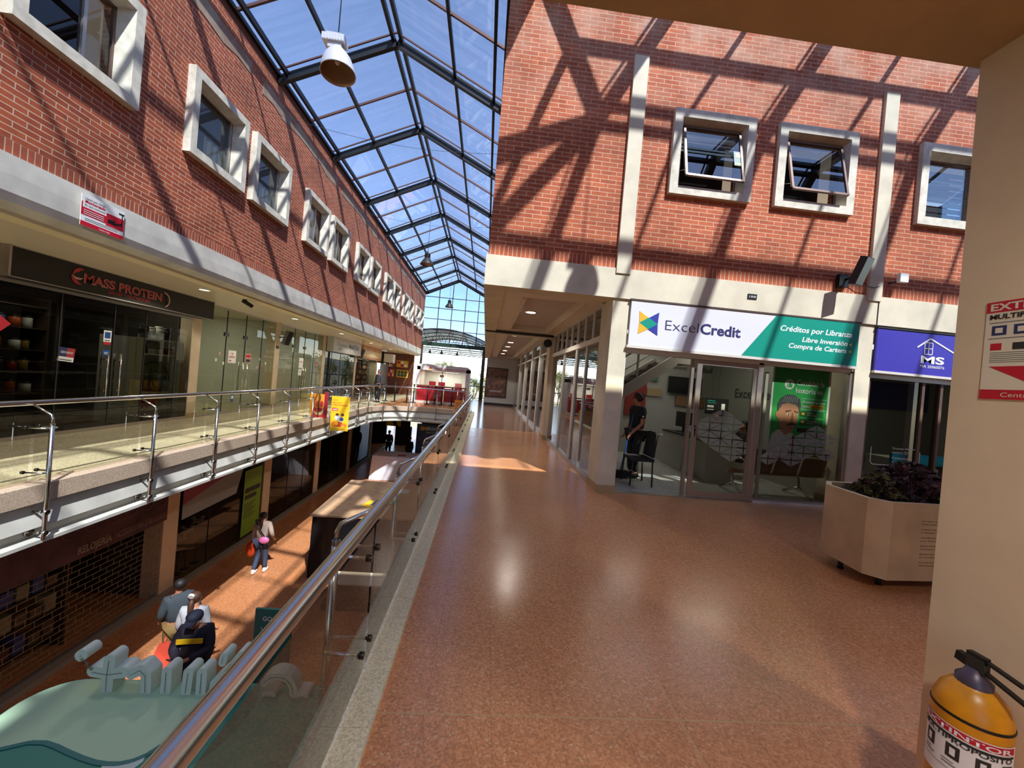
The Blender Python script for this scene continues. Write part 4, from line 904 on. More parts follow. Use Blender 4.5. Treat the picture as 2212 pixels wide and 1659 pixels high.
notice('small red and black for-rent sticker right of the first SE ARRIENDA sign', 12.35, 1.62, .26, .28, mat('notice_pink',(206,160,156),.6), [('b',-.11,.02,.11,.11,RED),('b',-.11,-.12,.11,-.03,CHAR)])
notice('white SE ARRIENDA sign on the second empty green glass shop', 15.75, 1.62, .34, .40, WHITE, [('t','ARRIENDA',0,.02,.055,RED,.28)])
notice('white paper under the second SE ARRIENDA sign', 15.7, 1.25, .26, .24, WHITE, [('b',-.08,.02,.08,.04,GREY)])
notice('faded red and black sticker near the pillar on the second empty shop', 17.1, 1.58, .3, .34, mat('notice_faded',(176,150,140),.6), [('b',-.12,.03,.12,.14,mat('faded_red',(176,90,90),.6)),('b',-.12,-.13,.12,-.03,GREY)])
PST = ['lowest white petal sticker left of the first for-rent sign','pink petal sticker left of the first for-rent sign','small white petal sticker nearest the first for-rent sign','pink petal sticker right of the for-rent sticker, middle height','red petal sticker, highest on the first empty shop glass','white petal sticker nearest the pillar on the first empty shop','lowest pink petal sticker right of the for-rent sticker']
for k, (y, z, c) in enumerate([(10.95,1.5,WHITE),(11.08,1.68,SPK),(11.25,1.42,WHITE),(12.95,1.62,SPK),(13.15,1.75,RB),(13.3,1.5,WHITE),(12.85,1.35,SPK)]):
    o = MB(); flat(PG, disc(y,z,.035,.05,10), 0, c, .002, o); tag(o.build('flower_sticker'), PST[k], 'sticker', 'petal stickers on green glass')
notice('small blue and white sticker low on the first empty shop front', 11.75, .42, .14, .2, DBLU, [('b',-.05,-.02,.05,.07,WHITE)], 'sticker')
PG2 = PL((-6.9,0,0),(0,1,0))
og = thing('shop_sign', 'grey Ortopédicas MediClick sign over the third gallery shop', 'sign', (-7.1,16,2.3))
# ortopedicas sign hangs in bay E
MB().box((-7.28,17.95,2.28),(-6.98,21.8,2.94), mat('sign_grey',(190,190,190),.5)).build('sign_panel', og); P_ = PL((-6.975,0,0),(0,1,0))
text('Ortopédicas', P_, 18.35, 2.58, .16, mat('letters_grey',(96,96,100),.5), og, width=1.35); text('MediClick', P_, 19.9, 2.56, .24, mat('letters_blue',(60,84,120),.5), og, width=1.5, bold=.02); m = MB(); crescent(P_,18.75,2.3,.2,10,170,.03,CHAR,m,.003); m.build('emblem', og)
for k in range(2):
    g_ = MB(); g_.tube([(-7.475,19.05+k*.85,2.0),(-7.475,19.05+k*.85,2.95)], .006, BLACK, 5); g_.box((-7.5,18.95+k*.85,1.05),(-7.45,19.15+k*.85,2.0), mat('pink_fabric',(206,70,110),.7)); tag(g_.build('pink_garment'), ('left','right')[k]+' pink garment hanging in the orthopaedic shop window', 'garment')
st = thing('shop_sign', 'sign with orange and cream vertical stripes over the snack shop', 'sign', (-7.1,24,2.2))
m = MB(); m.box((-7.28,22.15,2.2),(-6.98,26.0,2.94), mat('cream_board',(214,196,150),.6)); m.build('sign_panel', st)
for k in range(12): MB().box((-6.98,22.2+k*.32,2.7),(-6.97,22.36+k*.32,2.94), mat('stripe_orange',(176,84,48),.6)).build('stripe', st); MB().box((-6.98,22.2+k*.32,2.2),(-6.97,22.36+k*.32,2.34), MATS['stripe_orange']).build('stripe', st)
for k, y in enumerate((23.9, 25.2)):
    t = thing('drinks_fridge', ['left','right'][k]+' glass-door fridge of colourful goods in the snack shop', 'fridge', (-7.9,y,0)); MB().box((-8.3,y-.5,0),(-7.75,y+.5,2.05), BLACK).build('cabinet', t)
    for j in range(5):
        for i in range(5): MB().box((-7.75,y-.42+i*.17,.35+j*.32),(-7.7,y-.29+i*.17,.53+j*.32), [JC[5],JC[1],JC[2],JC[3],JC[1]][(i*2+j)%5]).build('stocked_pack', t)
    panel(['lamp over the left','lamp over the right'][k]+' fridge of the snack shop', -7.6, y, 2.2, .3, .8, 8)
g_ = MB(); g_.prism([(-7.45,22.6,2.0),(-7.45,23.2,2.0),(-7.45,23.2,1.4),(-7.45,22.9,1.2),(-7.45,22.6,1.4)], (-.01,0,0), mat('pennant_pink',(206,130,150),.6)); g_.tube([(-7.45,22.9,2.0),(-7.45,22.9,2.95)], .005, BLACK, 5); tag(g_.build('pink_pennant'), 'pink pennant hanging in the snack shop window', 'pennant')
sb = thing('lit_sign_box', 'white rounded sign box above the grey shutter near the far end of the gallery', 'sign', (-6.3,26.2,2.2)); MB().box((-6.9,26.3,2.2),(-6.3,26.95,2.75), WHITE).build('box', sb); MB().box((-7.3,26.25,2.1),(-6.9,27,2.9), BLACK).build('dark_surround', sb)
rs = thing('roller_shutter', 'light grey roller shutter near the far end of the gallery', 'shutter', (-7.2,27,0)); m = MB()
for k in range(21): m.box((-7.1,26.3,k*.1),(-7.08+.012*(k%2),28.3,k*.1+.1), mat('shutter_grey',(150,154,160),.5))
m.build('slat_curtain', rs)
WOODR = mat('red_wood', (112,58,34), .5, noise=.2, nscale=6)
m = MB(); m.box((-7.3,28.4,0),(-5.3,28.6,2.95), WOODR); struct(m.build('wall_food_stand'))
P_ = PL((0,28.4,0),(1,0,0))
for k, (x, z, w, h, c, l) in enumerate([(-6.1,2.2,.85,.5,mat('menu_yellow',(206,160,40),.5),'yellow menu board'),(-6.05,1.5,.8,.55,mat('menu_green',(40,90,70),.5),'green framed menu board'),(-6.85,2.15,.5,.55,mat('menu_purple',(80,50,90),.5),'purple menu board'),(-6.85,1.5,.5,.6,mat('menu_red',(150,50,40),.5),'red menu board')]):
    t = thing('menu_board', l+' on the reddish food stand wall', 'sign', (x,28.38,z)); rect(P_,x-w/2,z-h/2,x+w/2,z+h/2,.0,YEL if k == 1 else c,.02).build('board', t); m = MB()
    for i in range(3):
        for j in range(2): rect(P_,x-w/2+.06+i*(w-.1)/3,z-h/2+.06+j*(h-.1)/2,x-w/2+.06+i*(w-.1)/3+(w-.2)/3,z-h/2+.03+(j+1)*(h-.1)/2,.021,c if k == 1 else [YEL,RED,WHITE][(i+j+k) % 3],.003,m)
    m.build('menu_picture', t)
# speakers and cctv camera
def speaker(label, x, y, z):
    t = thing('wall_speaker', label, 'speaker', (x,y,z)); S = PL((x+.12,y,z),(.3,1,0),(.35,-.1,1)); m = MB(); m.prism([S(-.11,-.25,-.07),S(.11,-.25,-.07),S(.11,.25,-.07),S(-.11,.25,-.07)], S.n*.13, mat('speaker_grey',(110,100,90),.5)); m.build('cabinet', t)
    rect(S,-.1,-.24,.1,.24,.061,BLACK,.012).build('grille', t); MB().tube([S(0,0,-.07),(x-.16,y,z)], .02, BLACK).build('bracket', t)
speaker('column speaker tilted on the pillar between the two empty gallery shops', -7.12, 13.95, 2.45); speaker('column speaker on the pillar beside the orthopaedic shop', -7.12, 22.0, 2.45)
cc = thing('cctv_camera', 'dark bullet camera hanging from the left gallery ceiling', 'camera', (-5.55,9.1,2.95))
MB().tube([(-5.55,9.1,2.95),(-5.55,9.1,2.88)], .03, BLACK).build('mount', cc); MB().tube([(-5.58,9.05,2.9),(-5.45,9.2,2.8)], .045, BLACK, 12).build('camera_body', cc)
plq = MB().box((-7.29,13.83,2.05),(-7.27,13.98,2.14), BLACK).build('number_plaque'); tag(plq, 'small black number plaque below the speaker on the pillar between the empty shops', 'plaque')
# CCTV notice on the fascia
PN = PL((LX+.05,0,0),(0,1,0)); t = thing('cctv_notice', 'red and white camera surveillance notice on the left white band', 'sign', PN(5.33,3.23))
rect(PN,5.05,3.06,5.60,3.44,0,WHITE,.006).build('sheet', t); m = MB(); rect(PN,5.05,3.06,5.60,3.115,.006,RED,.001,m); rect(PN,5.05,3.19,5.36,3.285,.006,RED,.001,m); rect(PN,5.36,3.17,5.6,3.33,.006,RED,.001,m); rect(PN,5.05,3.28,5.065,3.35,.006,RED,.001,m); m.build('red_block', t)
text('Usted está siendo', PN, 5.09, 3.385, .028, CHAR, t, width=.25, c=.008); text('Monitoreado', PN, 5.09, 3.345, .036, RED, t, width=.25, bold=.03, c=.008); text('En este momento', PN, 5.09, 3.305, .028, CHAR, t, width=.25, c=.008); text('Centro Suba', PN, 5.28, 3.075, .024, WHITE, t, width=.14, c=.008)
m = MB(); rect(PN,5.38,3.21,5.48,3.26,.008,BLACK,.001,m); ln(m,PN,(5.48,3.22),(5.57,3.26),.02,BLACK,.008); ln(m,PN,(5.57,3.22),(5.57,3.38),.012,BLACK,.008); ln(m,PN,(5.52,3.39),(5.6,3.39),.014,BLACK,.008); m.build('camera_icon', t)
m = MB()
for k in range(3): rect(PN,5.08,3.205+k*.024,5.33,3.212+k*.024,.008,WHITE,.001,m)
for k in range(2): rect(PN,5.1,3.135+k*.02,5.52,3.14+k*.02,.007,GREY,.001,m)
m.build('small_print', t)
# banners hung on the railings
t = thing('hanging_banner', 'yellow banner with a red tag hung out over the void from the left railing', 'banner', (-4.4,12.2,-.35)); PB = PL((-4.66,12.2,-.37),(1,0,-.0)); W, H = .55, 1.07
BYEL = mat('banner_yellow',(250,200,30),.6,emit=None); rect(PB,0,0,W,H,0,BYEL,.004).build('sheet', t); MB().tube([PB(-.03,H,0),PB(W+.03,H,0)], .01, ALU, 6).build('rod', t); MB().tube([PB(-.03,H-.02,0),(-4.7,12.3,.62)], .008, ALU, 6).build('hook', t)
text('CUPOS', PB, .03, .92, .04, RED, t, width=.16, c=.006); text('PARA ENVÍOS', PB, .03, .845, .035, RED, t, width=.28, bold=.02, c=.006); text('INTERNACIONALES', PB, .03, .775, .035, RED, t, width=.46, bold=.03, c=.006)
rect(PB,.03,.61,.21,.70,.004,RED,.002).build('red_tag', t); text('AQUÍ', PB, .045, .63, .05, WHITE, t, width=.145, bold=.03, c=.008)
m = MB()
for a, b, r, r2, c in ((.22,.40,.09,.08,WHITE),(.30,.33,.08,.06,mat('pic_pale',(236,206,190),.6)),(.34,.36,.06,.06,DBLU),(.36,.50,.05,.045,mat('pic_brown',(90,50,40),.6)),(.13,.2,.1,.09,mat('pic_orange',(230,130,40),.6)),(.28,.2,.11,.08,mat('pic_red',(200,60,40),.6)),(.42,.17,.09,.07,MATS['pic_orange']),(.2,.5,.05,.04,MATS['pic_brown']),(.2,.22,.05,.05,BYEL),(.4,.13,.05,.04,BYEL)): flat(PB, disc(a,b,r,r2,12), .004+.00006*len(m.f), c, .001, m)
rect(PB,.05,.05,.47,.06,.004,MATS['pic_brown'],.001,m); m.build('picture', t)
t = thing('hanging_banner', 'orange and crimson banner standing behind the left railing glass', 'banner', (-4.9,11.9,0)); PB = PL((-5.17,11.9,-.04+.06),(1,0,0))
rect(PB,.0,0,.52,.72,0,mat('banner_orange',(232,150,44),.6),.004).build('sheet', t); m = MB(); rect(PB,.41,0,.52,.8,.004,mat('banner_crimson',(150,24,44),.6),.001,m); rect(PB,.06,0,.41,.3,.005,mat('banner_red2',(196,50,50),.6),.001,m); m.build('crimson_field', t)
m = MB(); crescent(PB,.27,.22,.14,180,400,.09,mat('pic_cream',(240,210,160),.6),m,.007); flat(PB,disc(.22,.42,.05,.1,10),.007,MATS['banner_red2'],.001,m); flat(PB,disc(.34,.42,.05,.1,10),.008,MATS['banner_red2'],.001,m); flat(PB,disc(.28,.6,.03,.09,10),.009,MATS['pic_brown'],.001,m); m.build('picture', t)
MB().box((-4.93,11.88,0),(-4.9,11.92,.75), BLACK).build('support_pole', t); MB().box((-5.1,11.8,0),(-4.88,12.0,.02), BLACK).build('foot', t)
t = thing('hanging_banner', 'small orange banner on the far railing before the payment kiosk', 'banner', (-1.05,18.5,.2)); PB = PL((-1.36,18.28,-.1),(1,0,0)); rect(PB,0,0,.62,.62,0,MATS['banner_orange'],.004).build('sheet', t)
m = MB()
for k in range(5): rect(PB,.06,.1+k*.09,.5-.05*(k%2),.13+k*.09,.005,MATS['banner_red2'],.001,m)
m.build('printed_line', t)
# ================================================================ PAYMENT KIOSK ON THE BRIDGE
kx0, kx1, ky = -3.95, -.95, 22.3
kk = thing('payment_kiosk', 'white payment kiosk with a red counter front at the end of the bridge', 'kiosk', (-2.45,23,0)); PK = PL((0,ky,0),(1,0,0)); KW = mat('kiosk_white',(216,210,206),.45)
m = MB(); m.box((kx0,ky,0),(kx0+.2,24.3,2.05), KW); m.box((kx1-.2,ky,0),(kx1,24.3,2.05), KW); m.box((kx0,ky,1.86),(kx1,24.3,2.05), KW)
m.prism([(kx0,ky,2.05),(kx1,ky,2.05),(kx1,ky,2.08),(kx1-.07,ky,2.16),(kx1-.15,ky,2.2),(kx0+.15,ky,2.2),(kx0+.07,ky,2.16),(kx0,ky,2.08)], (0,2,0), KW); m.box((kx0,24.2,0),(kx1,24.3,2.05), mat('kiosk_inner',(196,204,200),.6)); m.build('cabin', kk)
KR = mat('kiosk_red',(170,26,40),.4)
m = MB(); m.box((kx0+.15,ky-.25,.12),(-2.35,ky+.05,.92), KR); m.box((-2.3,ky-.2,.12),(-1.55,ky+.05,.88), KR); m.box((-1.5,ky-.25,.12),(kx1-.12,ky+.05,.86), KR); m.build('counter_front', kk)
m = MB(); m.box((kx0+.1,ky-.3,.93),(kx1-.1,ky+.3,1.0), mat('counter_wood',(120,70,60),.4)); m.build('counter_top', kk); MB().box((kx0,ky-.3,0),(kx1,ky+.1,.12), KW).build('plinth', kk)
m = MB(); m.box((-2.52,ky+.02,1.0),(-2.48,ky+.05,1.86), GREY); m.build('divider', kk); MB().poly([(kx0+.2,ky+.03,1.0),(kx1-.2,ky+.03,1.0),(kx1-.2,ky+.03,1.86),(kx0+.2,ky+.03,1.86)], G_CLEAR).build('glass', kk, fix=False)
text('Centro de pagos y recaudos', PK, -2.95, 1.94, .13, RED, kk, width=1.75, bold=.005, c=.004); m = MB(); flat(PK, disc(-3.2,1.98,.07,n=10), .003, RED, .002, m); rect(PK,-3.3,1.91,-3.1,1.96,.004,YEL,.002,m); m.build('emblem', kk)
for k, x in enumerate((-3.15,-2.6,-1.6)):
    c_ = thing('office_chair', ['left','middle','right'][k]+' red-backed chair behind the kiosk counter', 'chair', (x,23.2,0)); MB().box((x-.2,23.3,.8),(x+.2,23.36,1.22), RED).build('backrest', c_); MB().box((x-.2,22.95,.44),(x+.2,23.35,.5), RED).build('seat', c_); MB().tube([(x,23.15,.0),(x,23.15,.44)], .03, BLACK).build('pedestal', c_)
pp = thing('kiosk_notice', 'white notice sheet on the inside wall of the payment kiosk', 'notice', (-2.7,24.18,1.5)); MB().box((-2.9,24.17,1.2),(-2.5,24.19,1.75), WHITE).build('sheet', pp); MB().box((-2.85,24.165,1.5),(-2.6,24.17,1.65), CHAR).build('printed_block', pp)
# queue posts
for k, (x, y) in enumerate([(-5.2,20.8),(-4.75,20.9),(-4.15,21.1),(-3.85,21.4),(-3.05,21.0),(-2.7,21.45),(-2.3,21.2),(-1.75,21.2),(-1.3,21.4)]):
    if k == 0: q0 = t = thing('queue_post', 'x', 'barrier post', (x,y,0), 'queue posts by the payment kiosk'); MB().lathe([(0,0),(.16,0),(.16,.02),(.03,.05),(0,.05)], (x,y,0), BLACK, 14).build('base', t); MB().tube([(x,y,.03),(x,y,.96)], .035, BLACK, 10).build('pole', t); MB().lathe([(0,.94),(.045,.94),(.045,1.02),(0,1.02)], (x,y,0), BLACK, 10).build('belt_head', t)
    else: t = dup(q0, (x,y,0))
    t['label'] = ['leftmost queue post, beyond the dark-clothed visitor','second queue post from the left on the bridge','third queue post from the left on the bridge','black queue post at the left corner of the kiosk','black queue post before the left red counter panel','left one of the close pair of queue posts','right one of the close pair of queue posts','second queue post from the right','rightmost queue post before the kiosk'][k]
# ================================================================ WALKWAY ON THE RIGHT
m = MB(); 
for y in (6.45,7.35,8.1,8.2,9.5,11.15): m.box((1.9,y,0),(1.96,y+.05,2.5), ALUW)
for y in (6.45,7.0,7.6,8.2,8.8,9.4,10.0,10.6,11.15): m.box((1.9,y,2.5),(1.96,y+.05,3.08), ALUW)
m.box((1.88,6.45,2.42),(1.98,11.2,2.52), ALUW); m.box((1.88,6.45,0),(1.98,11.2,.06), ALU); m.box((1.88,6.45,3.02),(1.98,11.2,3.1), ALUW)
w_ = struct(m.build('window_97')); MB().poly([(1.93,6.45,.06),(1.93,11.2,.06),(1.93,11.2,3.05),(1.93,6.45,3.05)], glass('side_glass',(130,134,128),.22)).build('glass', w_, fix=False)
m = MB(); m.box((1.9,11.75,0),(1.96,25,.12), ALU); m.box((1.9,11.75,2.6),(1.96,25,2.66), ALUW); w_ = struct(m.build('window_98')); MB().poly([(1.93,11.75,.12),(1.93,25,.12),(1.93,25,3.08),(1.93,11.75,3.08)], MATS['side_glass']).build('glass', w_, fix=False)
pf = thing('film_poster', 'dark framed film poster on the white wall at the end of the walkway', 'poster', (.7,24.98,1.5)); MB().box((.02,24.93,.52),(1.4,24.99,2.42), BLACK).build('frame', pf); P_ = PL((0,24.93,0),(1,0,0))
rect(P_,.07,.57,1.35,2.37,0,mat('film_art',(74,52,50),.5,noise=.7,nscale=4,c2=(150,100,80)),.004).build('print', pf); m = MB(); rect(P_,.3,.85,1.1,.97,.004,mat('film_text',(170,150,140),.5),.001,m); m.build('title_block', pf)
DLM = mat('downlight_glow', (255,244,224), .5, emit=(255,240,214), es=14)
for k, (x, y, z) in enumerate([(.88,8.6,3.2),(.88,13.2,3.2),(.88,15.6,3.2),(.88,17.6,3.2),(.88,20,3.2),(.88,22.4,3.2)]):
    t = thing('downlight', ['downlight in the near walkway ceiling tray','first downlight of the far walkway tray','second downlight of the far walkway tray','third downlight of the far walkway tray','fourth downlight of the far walkway tray','last downlight before the film poster'][k], 'light', (x,y,z))
    MB().lathe([(.11,0),(.14,0),(.14,-.015),(.11,-.015)], (x,y,z), WHITE, 20).build('ring', t); MB().lathe([(0,-.008),(.11,-.008)], (x,y,z), DLM, 20).build('lens', t)
    ld = bpy.data.lights.new('downlight', 'SPOT'); ld.energy = 60; ld.spot_size = 2.2; ld.color = (1,.93,.8); ld.shadow_soft_size = .1; lo = bpy.data.objects.new('downlight_lamp', ld); COL.objects.link(lo); lo.parent = t; lo.location = (0,0,-.03)
for k, (x, y) in enumerate([(.9,-.3),(3.4,-.3)]):  # unseen downlights added as fill for the near column and slab
    t = thing('downlight', ['downlight above the camera under the near slab','downlight under the near slab behind the foreground column'][k], 'light', (x,y,3.1))
    MB().lathe([(.11,0),(.14,0),(.14,-.015),(.11,-.015)], (x,y,3.1), WHITE, 20).build('ring', t); MB().lathe([(0,-.008),(.11,-.008)], (x,y,3.1), DLM, 20).build('lens', t)
    ld = bpy.data.lights.new('downlight', 'SPOT'); ld.energy = 110; ld.spot_size = 3.0; ld.spot_blend = 1; ld.color = (1,.93,.8); ld.shadow_soft_size = .1; lo = bpy.data.objects.new('downlight_lamp', ld); COL.objects.link(lo); lo.parent = t; lo.location = (0,0,-.03)
panel('ceiling panel lamp over the office desks', 4.9, 7.6, 3.1, 1.2, .6, 6); panel('ceiling panel lamp at the back of the credit office', 3.6, 9.2, 3.1, 1.2, .6, 3)  # unseen panels added to light the office interior
panel('ceiling panel lamp in the purple-signed shop', 8.6, 8, 3.1, 1.2, .6, 14)  # unseen panel added to light this shop
panel('ceiling lamp in the supplement shop', -9, 8, 2.8, .6, .6, 6); panel('small ceiling lamp over the white display cabinet', -7.85, 9.2, 2.8, .5, .5, 9); panel('ceiling lamp in the first empty shop', -9, 12, 2.95, .6, .6, 22); panel('ceiling lamp in the second empty shop', -9, 15.8, 2.95, .6, .6, 22)  # unseen lamps added to brighten the gallery shops and the cabinet
panel('ceiling lamp in the orthopaedic shop', -9, 20, 2.95, .6, .6, 4)  # weak unseen lamp added for the shop interior
panel('ceiling lamp inside the payment kiosk', -2.45, 23.3, 1.86, 1.6, .5, 30)  # unseen lamp added to brighten the inner wall of the kiosk
sh = thing('shutter_motor', 'black round shutter motor end at the walkway pillar head', 'motor', (1.75,11.3,2.8)); MB().tube([(1.72,11.15,2.82),(1.72,11.28,2.82)], .12, BLACK, 16).build('drum_end', sh)
# ================================================================ PLANTER, EXTINGUISHER
PLM = mat('planter_metal', (226,204,170), .4, metal=.35, noise=.12, nscale=3)
pt = thing('planter', 'large beige metal planter box on short legs beside the foreground column', 'planter', (4.2,3.5,0))
ox = [(3.72,3.18),(4.95,3.26),(4.95,4.0),(3.8,3.95),(3.64,3.78),(3.6,3.3)]
m = MB(); n_ = len(ox); t_ = .82
m.add([(x,y,.12) for x, y in ox]+[(x,y,t_) for x, y in ox], [tuple(range(n_))[::-1]]+[(i,(i+1)%n_,(i+1)%n_+n_,i+n_) for i in range(n_)], PLM)
ins = [(4.27+(x-4.27)*.93, 3.58+(y-3.58)*.9) for x, y in ox]
m.add([(x,y,t_) for x, y in ox]+[(x,y,t_) for x, y in ins]+[(x,y,.68) for x, y in ins], [(i,(i+1)%n_,(i+1)%n_+n_,i+n_) for i in range(n_)]+[(i+n_,(i+1)%n_+n_,(i+1)%n_+2*n_,i+2*n_) for i in range(n_)], PLM); m.build('box', pt)
MB().poly([(x,y,.72) for x, y in ins], mat('soil',(40,28,22),.95,bump=.6,nscale=30)).build('soil', pt)
for x, y in ((3.85,3.36),(3.76,3.66),(4.8,3.4),(4.8,3.85)): MB().lathe([(0,0),(.03,0),(.022,.03),(.022,.12)], (x,y,0), BLACK, 10).build('leg', pt)
m = MB(); rr = random.Random(9); ds = mat('etched_mark',(120,104,84),.6)
fx = Vector((1.23,.08,0)).normalized(); PQ = PL((3.72,3.18,0), fx)
for row in range(6):
    for sub in (0, .028):
        x = .32
        while x < .72:
            l = rr.uniform(.008,.03); rect(PQ,x,.66-row*.075-sub,x+l,.668-row*.075-sub,.0005,ds,.001,m); x += l+rr.uniform(.004,.012)
m.build('etched_lines', pt)
sr = thing('shrub', 'dark purple leafy plant growing in the beige planter', 'plant', (4.3,3.6,.72)); m = MB(); rr = random.Random(4)
LV = [mat('leaf_purple',(70,34,44),.6), mat('leaf_wine',(48,24,32),.6), mat('leaf_dark',(36,34,26),.7), mat('leaf_olive',(96,92,40),.6)]
for i in range(2600):
    a = rr.uniform(0,2*math.pi); r = rr.random()**.6; ph = rr.random()
    cx_, cy_ = 4.38+r*.56*math.cos(a), 3.62+r*.3*math.sin(a); hz = .72+.05+(.32*(1-r*r)**.5+.05*math.sin(cx_*9))*rr.uniform(.3,1)
    d = Vector((rr.uniform(-1,1),rr.uniform(-1,1),rr.uniform(-.3,1))).normalized(); s_ = rr.uniform(.022,.045); u_ = d.cross(Vector((rr.uniform(-1,1),rr.uniform(-1,1),.3))).normalized(); c = Vector((cx_,cy_,hz))
    k = rr.choice([0,0,1,1,2]) if cx_ > 4.1 or rr.random() < .4 else 3
    m.add([c-d*s_, c+u_*s_*.45, c+d*s_, c-u_*s_*.45], [(0,1,2,3)], LV[k])
m.build('foliage', sr, fix=False)
m = MB()
for i in range(22):
    a = rr.uniform(0,6.28); m.tube([(4.38+.3*math.cos(a),3.62+.18*math.sin(a),.7),(4.38+.45*math.cos(a),3.62+.25*math.sin(a),.95)], .006, LV[1], 5)
m.build('stem', sr)
EX = thing('fire_extinguisher', 'yellow fire extinguisher hung on the side of the foreground column', 'extinguisher', (1.755,1.195,.2)); ex, ey = 1.755, 1.195
YB_ = mat('extinguisher_yellow',(226,150,22),.35,noise=.15,nscale=12); MB().lathe([(0,0),(.085,0),(.095,.02),(.095,.40),(.093,.43),(.08,.47),(.055,.50),(.03,.515),(.028,.53),(0,.53)], (ex,ey,.2), YB_, 32).build('cylinder', EX)
MB().lathe([(.0955,.405),(.097,.41),(.0955,.415)], (ex,ey,.2), BLACK, 32).build('seam', EX)
PURM = mat('grey_violet_metal',(86,76,92),.4,metal=.4)
MB().lathe([(.045,.50),(.045,.525),(.03,.54),(.02,.56),(0,.56)], (ex,ey,.2), PURM, 20).build('collar', EX)
def bar(p, q, w, h, name): MB().beam(p,q,w,h,BLACK).build(name, EX)
m = MB(); m.beam((ex,ey+.05,.775),(ex,ey-.02,.765),.022,.03,BLACK); m.beam((ex,ey-.02,.765),(ex,ey-.13,.735),.018,.008,BLACK); m.build('carry_handle', EX)
m = MB(); m.beam((ex,ey+.02,.80),(ex,ey-.03,.80),.022,.02,BLACK); m.beam((ex,ey-.03,.80),(ex,ey-.12,.785),.018,.008,BLACK); m.build('squeeze_lever', EX)
MB().box((ex-.012,ey-.03,.755),(ex+.012,ey+.02,.80), CHAR).build('valve', EX); MB().box((ex+.09,ey-.03,.58),(1.86,ey+.03,.64), BLACK).build('wall_hook', EX)
# label wraps the near-left side of the cylinder
def wrap(a0, a1, z0, z1, mt, r=.0965, n=14, mb=None):
    m = mb or MB(); vs = []
    for i in range(n+1):
        a = math.radians(a0+(a1-a0)*i/n); vs += [(ex+r*math.cos(a), ey+r*math.sin(a), z0), (ex+r*math.cos(a), ey+r*math.sin(a), z1)]
    m.add(vs, [(2*i,2*i+2,2*i+3,2*i+1) for i in range(n)], mt, True); return m
lb = wrap(125,290,.39,.575,WHITE).build('label', EX, fix=False)
m = MB(); wrap(130,285,.55,.572,RED,.0972,mb=m); wrap(130,285,.43,.432,GREY,.0972,mb=m); wrap(130,285,.537,.545,CHAR,.0972,mb=m)
for a in (145,185,225,262): wrap(a,a+20,.47,.515,CHAR,.0972,n=4,mb=m); wrap(a+6,a+14,.48,.505,WHITE,.0977,n=3,mb=m)
for a in (140,180,220,255): wrap(a,a+26,.445,.449,GREY,.0972,n=4,mb=m); wrap(a,a+18,.455,.458,GREY,.0972,n=4,mb=m)
m.build('label_print', lb, fix=False)
class CYL:
    def __init__(s, a0, r): s.a0 = math.radians(a0); s.r = r
    def __call__(s, a, b, c=0): t = s.a0 + a/s.r; return Vector((ex+(s.r+c)*math.cos(t), ey+(s.r+c)*math.sin(t), b))
text('EXTINTOR', CYL(135,.0965), 0, .5525, .016, WHITE, lb, width=.24, bold=.02, c=.0012)
text('MULTIPROPÓSITO', CYL(132,.0965), 0, .524, .016, CHAR, lb, width=.25, bold=.02, c=.0012)
wrap(215,290,.20,.36,WHITE,.0966).build('lower_label', EX, fix=False)
PE = PL((1.86,1.325,1.69),(0,-1,0)); es = thing('extinguisher_sign', 'red and white multipurpose extinguisher instruction sign on the column side', 'sign', PE.o)
CRM = mat('sign_cream',(226,214,190),.5); rect(PE,0,0,.26,.36,0,CRM,.004).build('sheet', es); m = MB(); rect(PE,.0,.32,.26,.36,.004,RED,.001,m); rect(PE,0,0,.26,.035,.004,RED,.001,m); flat(PE,[(.02,.12),(.24,.12),(.13,.06)],.004,RED,.001,m); m.build('red_block', es)
text('EXTINTOR', PE, .012, .327, .026, CRM, es, width=.235, bold=.03, c=.006); text('MULTIPROPÓSITO', PE, .012, .295, .018, CHAR, es, width=.235, bold=.03, c=.006)
m = MB()
for k in range(4): rect(PE,.02+k*.06,.235,.06+k*.06,.27,.004,NB,.001,m); rect(PE,.03+k*.06,.243,.05+k*.06,.262,.005,CRM,.001,m); rect(PE,.02+k*.06,.18,.05+k*.06,.205,.004,[RED,CHAR][k%2],.001,m)
for k in range(6): rect(PE,.02,.135+k*.007,.24-.02*(k%3),.137+k*.007,.004,GREY,.001,m)
rect(PE,.012,.28,.245,.283,.004,GREY,.001,m); rect(PE,.012,.222,.245,.225,.004,GREY,.001,m); m.build('pictograms', es); text('Centro Suba', PE, .06, .009, .017, CRM, es, width=.15, c=.006)
# ================================================================ PEOPLE
def skin(name, nodes, edges, mt, parent, root, sub=1):
    keys = list(nodes); me = bpy.data.meshes.new(name); me.from_pydata([nodes[k][0] for k in keys], [(keys.index(a), keys.index(b)) for a, b in edges], [])
    o = bpy.data.objects.new(name, me); COL.objects.link(o); o.modifiers.new('s', 'SKIN')
    for i, k in enumerate(keys):
        v = me.skin_vertices[0].data[i]; r = nodes[k][1]; v.radius = r if isinstance(r, tuple) else (r, r); v.use_root = (k == root)
    sb_ = o.modifiers.new('b', 'SUBSURF'); sb_.levels = sub; sb_.render_levels = sub
    dg = bpy.context.evaluated_depsgraph_get(); nm = bpy.data.meshes.new_from_object(o.evaluated_get(dg)); bpy.data.objects.remove(o); bpy.data.meshes.remove(me)
    nm.name = name; nm.materials.clear(); nm.materials.append(mt); nm.polygons.foreach_set('use_smooth', [True]*len(nm.polygons)); nm.polygons.foreach_set('material_index', [0]*len(nm.polygons))
    q = bpy.data.objects.new(name, nm); COL.objects.link(q); q.parent = parent; return q
